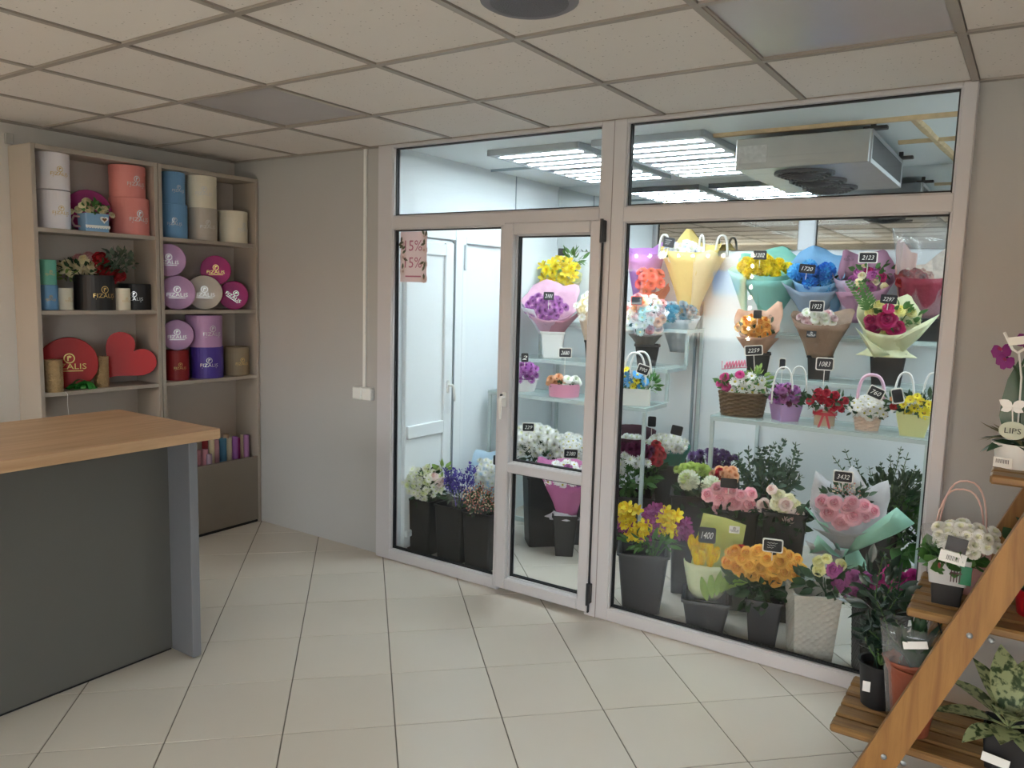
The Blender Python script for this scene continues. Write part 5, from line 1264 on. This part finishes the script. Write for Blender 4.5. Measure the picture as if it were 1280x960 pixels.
for k in range(7): leaf_geo(lf, T(*it.l(884+k*5, 738-k*4, -.13)) @ RY(R(-20+k*14)) @ RX(R(70)), .12, .022, -.2)
lf.build('tulip_leaves', leaf_l, it.root, True)
emblem(it, 911, 656, -.02, 10, black_pl, white_pl)
price_tag('1400', 'black price card reading 1400 in the yellow tulips', 884, 669, .10, 21, 20, 0, frame=False)
display_vase('slate grey tapered vase of orange roses', 952, .19, 742, 50, 36)
it = bunch('large bunch of orange and yellow roses in a slate vase', 952, .19, .2)
P_ = random.Random(3)
op = [(912, 690, 18), (908, 702, 18), (925, 693, 17), (920, 705, 18), (935, 700, 19), (930, 685, 17), (942, 682, 17), (948, 700, 19), (955, 688, 18), (962, 700, 20), (970, 690, 18), (975, 703, 20), (985, 695, 18), (988, 706, 17), (996, 700, 16), (945, 678, 15), (966, 714, 18), (940, 711, 16), (952, 712, 16), (980, 682, 15), (990, 686, 14), (917, 684, 14), (972, 678, 14), (926, 712, 13)]
heads(it, 'rose', [or_rose, or_rose2], op, -.09, 30, spread=.35, cx=952, cy=696); heads(it, 'rose', red_rose, [(924, 683, 13)], -.06, 40)
foliage(it, it.l(948, 730), .14, .09, 150, .07, .024, leaf_d, seed=51)
price_tag('~', 'white framed chalk card in the orange roses', 966, 682, .06, 22, 15, 12)
wv = mat('white_rattan', '#b9b6b0', .6); dv = mat('charcoal_rattan', '#29292c', .55)
def rattan(it, cx, pt, wt, wb, m_, rows=22, n=10):
    """square tapered planter of woven plastic, each weave a raised bump"""
    m = it.m; z1 = (it.by-pt)*m; mb = MB(); rings = []
    for j in range(rows*2+1):
        v = j/(rows*2); w = (wb+(wt-wb)*v)*m/2*.84; ring = []
        for q in range(4):
            for i in range(n*2):
                s = i/(n*2)*2-1; b = .0035*(1 if ((i//2)+(j//2)) % 2 else -.6)*(1 if i % 2 and j % 2 else 0)
                x, y = [(s*w, -w-b), (w+b, s*w), (-s*w, w+b), (-w-b, -s*w)][q]
                ring.append((x, y, z1*v))
        rings.append(ring)
    mb.rings(rings, T((cx-it.bx)*m, 0, 0) @ RZ(.25), 0, True, False); b = mb.build('body', m_, it.root)
    w = wt*m/2*.84; MB().sq([(w*.97, z1-.012), (w*1.05, z1-.012), (w*1.05, z1), (w*.92, z1), (w*.9, z1*.7)], .1, T((cx-it.bx)*m, 0, 0) @ RZ(.25), 0, False, False).build('rim', m_, b)
it = Item('rattan_planter', 'pale grey woven square planter holding lilac roses', 'planter', 1010, .17, 0); rattan(it, 1010, 732, 66, 52, wv)
it = bunch('lilac and cream roses in a pale woven planter', 1042, .17, .25); heads(it, 'rose', lil_rose, [(1038, 704, 20), (1045, 718, 22), (1062, 708, 20), (1072, 720, 18), (1078, 708, 17), (1066, 728, 17), (1054, 726, 15)], -.09, 30, spread=.4); heads(it, 'rose', flower('rose', '#e9e6b0', '#ded98c'), [(1020, 698, 15), (1021, 709, 16), (1048, 698, 15), (1030, 692, 13)], -.06, 40)
foliage(it, it.l(1040, 730), .16, .05, 110, .06, .02, leaf_d, seed=52)
it = Item('rattan_planter', 'charcoal woven square planter holding magenta roses', 'planter', 1092, .16, 0); rattan(it, 1092, 740, 66, 52, dv)
it = bunch('bright magenta roses in a charcoal woven planter', 1112, .17, .25); heads(it, 'rose', fuch_rose, [(1108, 704, 17), (1120, 710, 18), (1134, 705, 17), (1142, 713, 16), (1128, 720, 16), (1112, 722, 16), (1138, 724, 15), (1098, 716, 15), (1090, 725, 15)], -.09, 30, spread=.4); foliage(it, it.l(1110, 735), .16, .05, 100, .06, .02, leaf_d, seed=53)

# ---- poster on the narrow pane
def q3(px, py): return at(px, py, 1, .012)
a_, b_ = q3(501, 290), q3(533, 353)
t = thing('poster', 'pink floral sale poster reading 15% twice stuck on the pane', 'poster', tuple((a_+b_)/2))
w_, h_ = (b_[0]-a_[0])/2, (a_[2]-b_[2])/2
MB().box(-w_, w_, -.0012, .0012, -h_, h_).build('sheet', mat('poster_pink', '#f0dede', .6, var=.05, vscale=14, trans=.45), t)
for s_, z, k in (('15%', .45, 1.3), ('15%', -.22, 1.3)): o = text_mb(s_, w=w_*k, h=h_*.42).build('lettering', mat('poster_rose', '#c07088', .6), t); o.location = (.0, -.002, h_*z)
MB().box(-w_*.6, w_*.6, -.002, -.0014, -h_*.8, -h_*.74).build('lettering', mat('poster_rose', '#c07088', .6), t)
lf = MB(); P_ = random.Random(2)
for k in range(16):
    sx = -1 if k % 2 else 1
    leaf_geo(lf, T(sx*w_*P_.uniform(.75, .9), -.002, h_*P_.uniform(-.9, .9)) @ RY(P_.uniform(0, 6)) @ Matrix(((1,0,0,0),(0,0,1,0),(0,1,0,0),(0,0,0,1))), .035, .009, 0, 0, 3)
lf.build('printed_leaves', mat('poster_leaf', '#5d5f45', .6), t)
for k in range(7):
    o = link('printed_flower', flower('rose', '#e6c4bd', '#d9a8a4'), t); o.matrix_local = T((-1 if k % 2 else 1)*w_*.8, -.001, h_*(-.85+.28*k)) @ RX(R(90)) @ SC(.045, .045, .006)

# ---- plant stand things (shelf tops at .20, .65, 1.10)
it = Item('potted_ficus', 'dark leaved ficus in a round black pot on the lowest shelf', 'potted plant', 1096, -.50, .20)
pot(it, 1096, 824, it.by, 48, 38, black_pl, False)
MB().box(-.012, .012, -.001, .001, -.018, .018, T(*it.l(1083, 850, -.062))).build('pot_label', white_pl, it.root)
rnd = random.Random(9)
for k in range(10):
    mb = MB(); a = k*.9
    tip = it.l(1092+34*math.cos(a)*rnd.uniform(.3, 1), rnd.uniform(690, 800), .12*math.sin(a))
    branch(mb, it.l(1096, 828), tip, 14, .058, .013, rnd); mb.build('branch', [mat('ficus_leaf', '#1f3328', .35, var=.3, vscale=20), stem_m], it.root, True)
foliage(it, it.l(1092, 745), .09, .14, 50, .058, .015, mat('ficus_leaf', '#1f3328', .35), seed=61)
it = Item('wrapped_plant', 'plant in terracotta paper under a cellophane sleeve on the lowest shelf', 'potted plant', 1130, -.62, .20)
tp = paper('terracotta', '#8e4a34', trans=.05); pot(it, 1136, 826, it.by, 62, 42, tp, False, 'paper_cover', rim=False); sheet(it, tp, 1136, 850, 820, 26, 36, -180, 180, peaks=((-60, 10, 40), (100, 12, 40)), rip=.06)
sheet(it, cello, 1130, 895, 772, 22, 38, -180, 180, rise=-4, rip=.06, kr=4, name='cellophane'); lf = MB()
for k in range(14):
    a = k*2.4; leaf_geo(lf, T(*it.l(1136, 838)) @ RZ(a) @ RX(R(62+14*(k % 3))), .20, .03, -.15)
lf.build('leaves', leaf_d, it.root, True)
MB().tube([tuple(it.l(1160, 840, .02)), tuple(it.l(1164, 790, .02)), tuple(it.l(1155, 765, .02)), tuple(it.l(1138, 762, .02))], .003, 6).build('wire_handle', black_pl, it.root)
MB().box(-.035, .035, -.001, .001, -.012, .012, T(*it.l(1134, 787, -.09)) @ RY(R(-14))).build('care_card', white_pl, it.root)
it = Item('kalanchoe', 'white kalanchoe in a printed sleeve and black pot on the middle shelf', 'potted plant', 1182, -.60, .65)
pot(it, 1182, 716, it.by, 44, 36, black_pl, True, rim=False)
pot(it, 1182, 690, 724, 56, 47, mat('sleeve_grey', '#b9b9ba', .4), True, 'printed_sleeve', rim=False, soil=False)
o = MB().box(-.028, .028, -.001, .001, -.028, .03, T(*it.l(1200, 708, -.062)) @ SC(.6, 1, 1)).build('sleeve_print', mat('sleeve_green', '#1e7a55', .4), it.root)
pr = MB()
for k in range(4): pr.box(-.014+.008*k, -.011+.008*k, -.001, .001, -.024, .026, T(*it.l(1190, 708, -.064)))
pr.box(-.016, .016, -.001, .001, -.002, .002, T(*it.l(1190, 706, -.065))); pr.build('sleeve_print', mat('print_dark', '#4a2a2e', .5), it.root)
MB().lathe([(.001, 0), (.012, 0)], 12, T(*it.l(1169, 700, -.064)) @ RX(R(90)), cap0=False, cap1=False).build('sleeve_print', mat('print_red', '#7c2a20', .5), it.root)
sheet(it, cello, 1182, 718, 660, 24, 36, -180, 180, rip=.05, kr=4, name='sleeve')
dome(it, [('flower', flower('carnation', '#f6f5e8', '#eef0d2'), 28, 17)], 1196, 665, 36, 16, 55, seed=37, bulge=.3); foliage(it, it.l(1184, 690, -.02), .075, .03, 150, .045, .022, leaf_m, seed=62, stems=False)
cd_ = MB().box(-.028, .028, -.002, .002, -.022, .022, T(*it.l(1188, 668, -.09)) @ RY(R(8))); cd_.build('care_card', grey_pl, it.root)
MB().box(-.036, .036, -.002, .002, -.018, .018, T(*it.l(1185, 684, -.095)) @ RY(R(8))).build('price_label', white_pl, it.root); bc = MB()
for k in range(9): bc.box(-.016+.004*k, -.0145+.004*k, -.003, -.0025, -.009, .006, T(*it.l(1185, 684, -.0955)) @ RY(R(8)))
bc.build('barcode', black_pl, it.root)
it = Item('gift_bag', 'pale pink paper bag with tall thin handles behind the kalanchoe', 'bag', 1213, -.45, .65)
pot(it, 1213, 676, it.by, 42, 42, mat('bag_pink', '#d9a8a6', .6), True, 'bag', rim=False, soil=False)
for yy in (-.04, .04): handle(it, 1170+yy*40, 1223+yy*30, 690, 606-yy*60, mat('handle_pink', '#d8b3a8', .5), yy, 2.2)
it = Item('potted_orchid', 'purple orchid with a LIPS tag in a white pot on the top shelf', 'potted plant', 1270, -.56, 1.10)
pot(it, 1270, 553, it.by, 54, 44, white_pl, False)
heads(it, 'orchid_flower', orchid, [(1243, 440, 22), (1248, 452, 20), (1268, 425, 22), (1276, 416, 22), (1278, 438, 22), (1290, 428, 22)], -.02, 15, spread=.4)
for tipx, tipy in ((1246, 444), (1276, 424)): MB().tube([tuple(it.l(1270, 556)), tuple(it.l(1267, 500)), tuple(it.l(1262, 465)), tuple(it.l(tipx, tipy, .01))], .004, 6).build('flower_stem', leaf_d, it.root, True)
lf = MB()
for a, L, el in ((2.6, .11, 12), (.4, .14, 25), (1.5, .13, 40), (-1.2, .10, 5), (-2.4, .10, 0), (3.3, .10, -8), (-.3, .12, -10)): leaf_geo(lf, T(*it.l(1268, 552)) @ RZ(a-PI/2) @ RX(R(el)), L, .035, -.3)
for px, py, an in ((1254, 520, 8), (1264, 512, -4)): leaf_geo(lf, T(*it.l(px+4, 548, .0)) @ RY(R(an)) @ RX(R(86)), .24, .05, -.06, .1)
lf.build('leaves', mat('orchid_leaf', '#33553a', .35, var=.25, vscale=12), it.root, True)
rc_ = MB()
for k in range(26): leaf_geo(rc_, T(*it.l(1262, 545, -.03)) @ RZ(rnd.uniform(0, 6.3)) @ RX(R(rnd.uniform(-5, 35))), rnd.uniform(.05, .10), .012, rnd.uniform(-.3, .2))
rc_.build('bark_and_roots', mat('bark_moss', '#6d6a4c', .8, var=.4, vscale=30), it.root, True)
pl = it.l(1263, 534, -.085); MB().lathe([(.036, -.002), (.036, .002)], 28, T(*pl) @ RX(R(90)) @ SC(1, .75, 1)).build('name_tag', mat('tag_sage', '#c2c8b4', .6), it.root); o = text_mb('LIPS', w=.042, h=.016).build('lettering', chalk, it.root); o.location = pl+Vector((0, -.004, 0))
bf = MB()
for s in (-1, 1): leaf_geo(bf, T(*it.l(1260, 506, -.07)) @ RY(s*R(62)) @ RX(R(90)), .04, .016, 0, .1); leaf_geo(bf, T(*it.l(1260, 506, -.07)) @ RY(s*R(115)) @ RX(R(90)), .032, .012, 0, .1)
bf.tube([tuple(it.l(1260, 506, -.07)), tuple(it.l(1263, 534, -.08))], .002, 5); bf.build('butterfly_clip', white_pl, it.root, True)
cl = MB(); cl.tube([tuple(it.l(1244, 416, -.06)), tuple(it.l(1254, 436, -.06)), tuple(it.l(1260, 440, -.06)), tuple(it.l(1270, 432, -.06)), tuple(it.l(1273, 418, -.06))], .0045, 6); cl.tube([tuple(it.l(1261, 440, -.06)), tuple(it.l(1266, 470, -.05)), tuple(it.l(1268, 545, -.02))], .003, 6); cl.build('plant_clip', white_pl, it.root, True)
MB().box(-.03, .03, -.001, .001, -.012, .012, T(*it.l(1261, 425, -.066)) @ RY(R(-10))).build('price_label', tagframe, it.root)
o = MB().box(-.025, .025, -.001, .001, -.015, .015, T(*it.l(1256, 575, -.075)) @ RZ(-.2)).build('price_label', tagframe, it.root)
bc = MB()
for k in range(9): bc.box(-.018+.004*k, -.0165+.004*k, -.002, -.0015, -.002, .010, T(*it.l(1256, 575, -.076)) @ RZ(-.2))
bc.build('barcode', black_pl, it.root)
it = Item('aglaonema', 'variegated aglaonema in a black pot on the lowest shelf', 'potted plant', 1256, -.66, .20)
pot(it, 1256, 905, it.by, 62, 50, black_pl, True, rim=False)
ag = mat('aglaonema_leaf', '#8fa070', .4, trans=.1); nt = ag.node_tree; b = nt.nodes['Principled BSDF']; tc = nt.nodes.new('ShaderNodeTexCoord'); no = nt.nodes.new('ShaderNodeTexNoise'); no.inputs['Scale'].default_value = 45; no.inputs['Detail'].default_value = 4
rp_ = nt.nodes.new('ShaderNodeValToRGB'); rp_.color_ramp.elements[0].position = .42; rp_.color_ramp.elements[1].position = .52; rp_.color_ramp.elements[0].color = (*hexc('#33492a'), 1); rp_.color_ramp.elements[1].color = (*hexc('#a3ad80'), 1)
nt.links.new(tc.outputs['Object'], no.inputs['Vector']); nt.links.new(no.outputs['Fac'], rp_.inputs[0]); nt.links.new(rp_.outputs[0], b.inputs['Base Color'])
for a, L, el, w in ((200, .21, 18, .034), (170, .19, 40, .034), (145, .20, 62, .036), (110, .24, 72, .045), (70, .24, 66, .042), (40, .20, 40, .036), (10, .2, 20, .035), (230, .16, 4, .03), (265, .16, 20, .034), (300, .15, 5, .032), (330, .17, 28, .034), (250, .12, 55, .03), (285, .14, 48, .03), (20, .15, 58, .03)):
    mb = MB(); M = T(*it.l(1256, 906)) @ RZ(R(a)-PI/2) @ RX(R(el)); mb.tube([(0, 0, 0), tuple((M @ Vector((0, .06, 0)))-(M @ Vector((0, 0, 0))))], .004, 5, T(*it.l(1256, 906)), 0); leaf_geo(mb, M @ T(0, .04, 0), L*.82, w*1.35, -.3, .2, 6); mb.build('leaf', ag, it.root, True)
MB().box(-.036, .036, -.001, .001, -.014, .014, T(*it.l(1246, 937, -.082)) @ RY(R(6))).build('price_label', white_pl, it.root)
it = Item('potted_cyclamen', 'small dark leaved plant in a red pot on the middle shelf', 'potted plant', 1300, -.55, .65)
pot(it, 1300, 735, it.by, 62, 50, mat('red_pot', '#9c1420', .4), False); foliage(it, it.l(1300, 690), .09, .09, 80, .06, .024, leaf_d, seed=66)

# ------------------------------------------------------------------ street outside (seen in the glass reflections)
struct(MB().box(-40, 30, -50, YB-.2, -.25, -.1).build('ground', mat('pavement', '#6f6b66', .9, var=.1, vscale=2)), 'paved street outside the shop')
bm_ = mat('brick_wall', '#b9825a', .9)
nt = bm_.node_tree; b = nt.nodes['Principled BSDF']; br = nt.nodes.new('ShaderNodeTexBrick'); br.inputs['Color1'].default_value = (*hexc('#c98b57'), 1); br.inputs['Color2'].default_value = (*hexc('#b5754a'), 1); br.inputs['Mortar'].default_value = (*hexc('#d9c5a4'), 1); br.inputs['Scale'].default_value = 2.2
tc = nt.nodes.new('ShaderNodeTexCoord'); mp = nt.nodes.new('ShaderNodeMapping'); mp.inputs['Rotation'].default_value = (R(90), 0, 0); nt.links.new(tc.outputs['Object'], mp.inputs[0]); nt.links.new(mp.outputs[0], br.inputs['Vector']); nt.links.new(br.outputs[0], b.inputs['Base Color'])
t = thing('brick_building', 'ochre brick building across the street', 'building', (-8, -30, -.1))
MB().box(-14, 26, -6, 0, 0, 4.2).build('wall', bm_, t); MB().box(-14.2, 26.2, -6.2, .15, 4.2, 4.6).build('cornice', white_pl, t); MB().box(-14, 26, -.02, .06, 0, .9).build('plinth', mat('pale_render', '#cdc3b2', .9), t)
for x in (-7.5, -4, 4.5, 8, 12):
    f = MB().box(x, x+1.3, -.02, .05, 1.3, 2.9).build('window', white_pl, t); MB().box(x+.1, x+1.2, .04, .06, 1.4, 2.8).build('window_pane', mat('dark_glass', '#39424a', .1), f)
MB().box(.64, 1.82, .0, .12, 1.87, 2.87).build('sign', mat('sign_blue', '#2d6fc4', .4), t, label='blue sign board on the facade')
t = thing('parked_car', 'teal blue car parked outside in the street', 'car', (-8.05, -26, -.1), R(78))
prof = [(-2.0, .35), (-2.0, .75), (-1.5, .85), (-.9, 1.35), (.6, 1.38), (1.2, .92), (1.95, .80), (2.05, .40)]
MB().poly(list(reversed(prof)), -.8, .8).build('body', mat('car_teal', '#2f6f8a', .3), t)
MB().poly(list(reversed([(-.85, .9), (-.75, 1.28), (.5, 1.3), (.95, .92)])), -.81, .81).build('windows', mat('dark_glass', '#39424a', .1), t)
for x in (-1.25, 1.25):
    for s in (-.72, .72): MB().lathe([(.32, -.1), (.32, .1)], 20, T(x, s, .32) @ RX(R(90))).build('wheel', black_pl, t)
t = thing('string_lights', 'string of warm bulbs framing the street window', 'lights', (0, YB+.02, 0))
bulb = MB().lathe([(.001, -.022), (.018, -.012), (.022, .004), (.012, .022), (.001, .028)], 10, None, 0, False, False).mesh('bulb', mat('warm_bulb', '#fff2d6', .4, emit=(1, .86, .6), es=60))
pts_ = [(.1+k*.17, 2.04) for k in range(11)] + [(1.95, 2.04-k*.11) for k in range(9)] + [(.04, 2.04-k*.11) for k in range(9)]
MB().tube([(x, .0, z) for x, z in sorted(pts_[20:], key=lambda q: q[1])] + [(x, .0, z) for x, z in pts_[:20]], .004, 5).build('cable', black_pl, t)
for x, z in pts_: o = link('bulb', bulb, t); o.location = (x, .012, z)
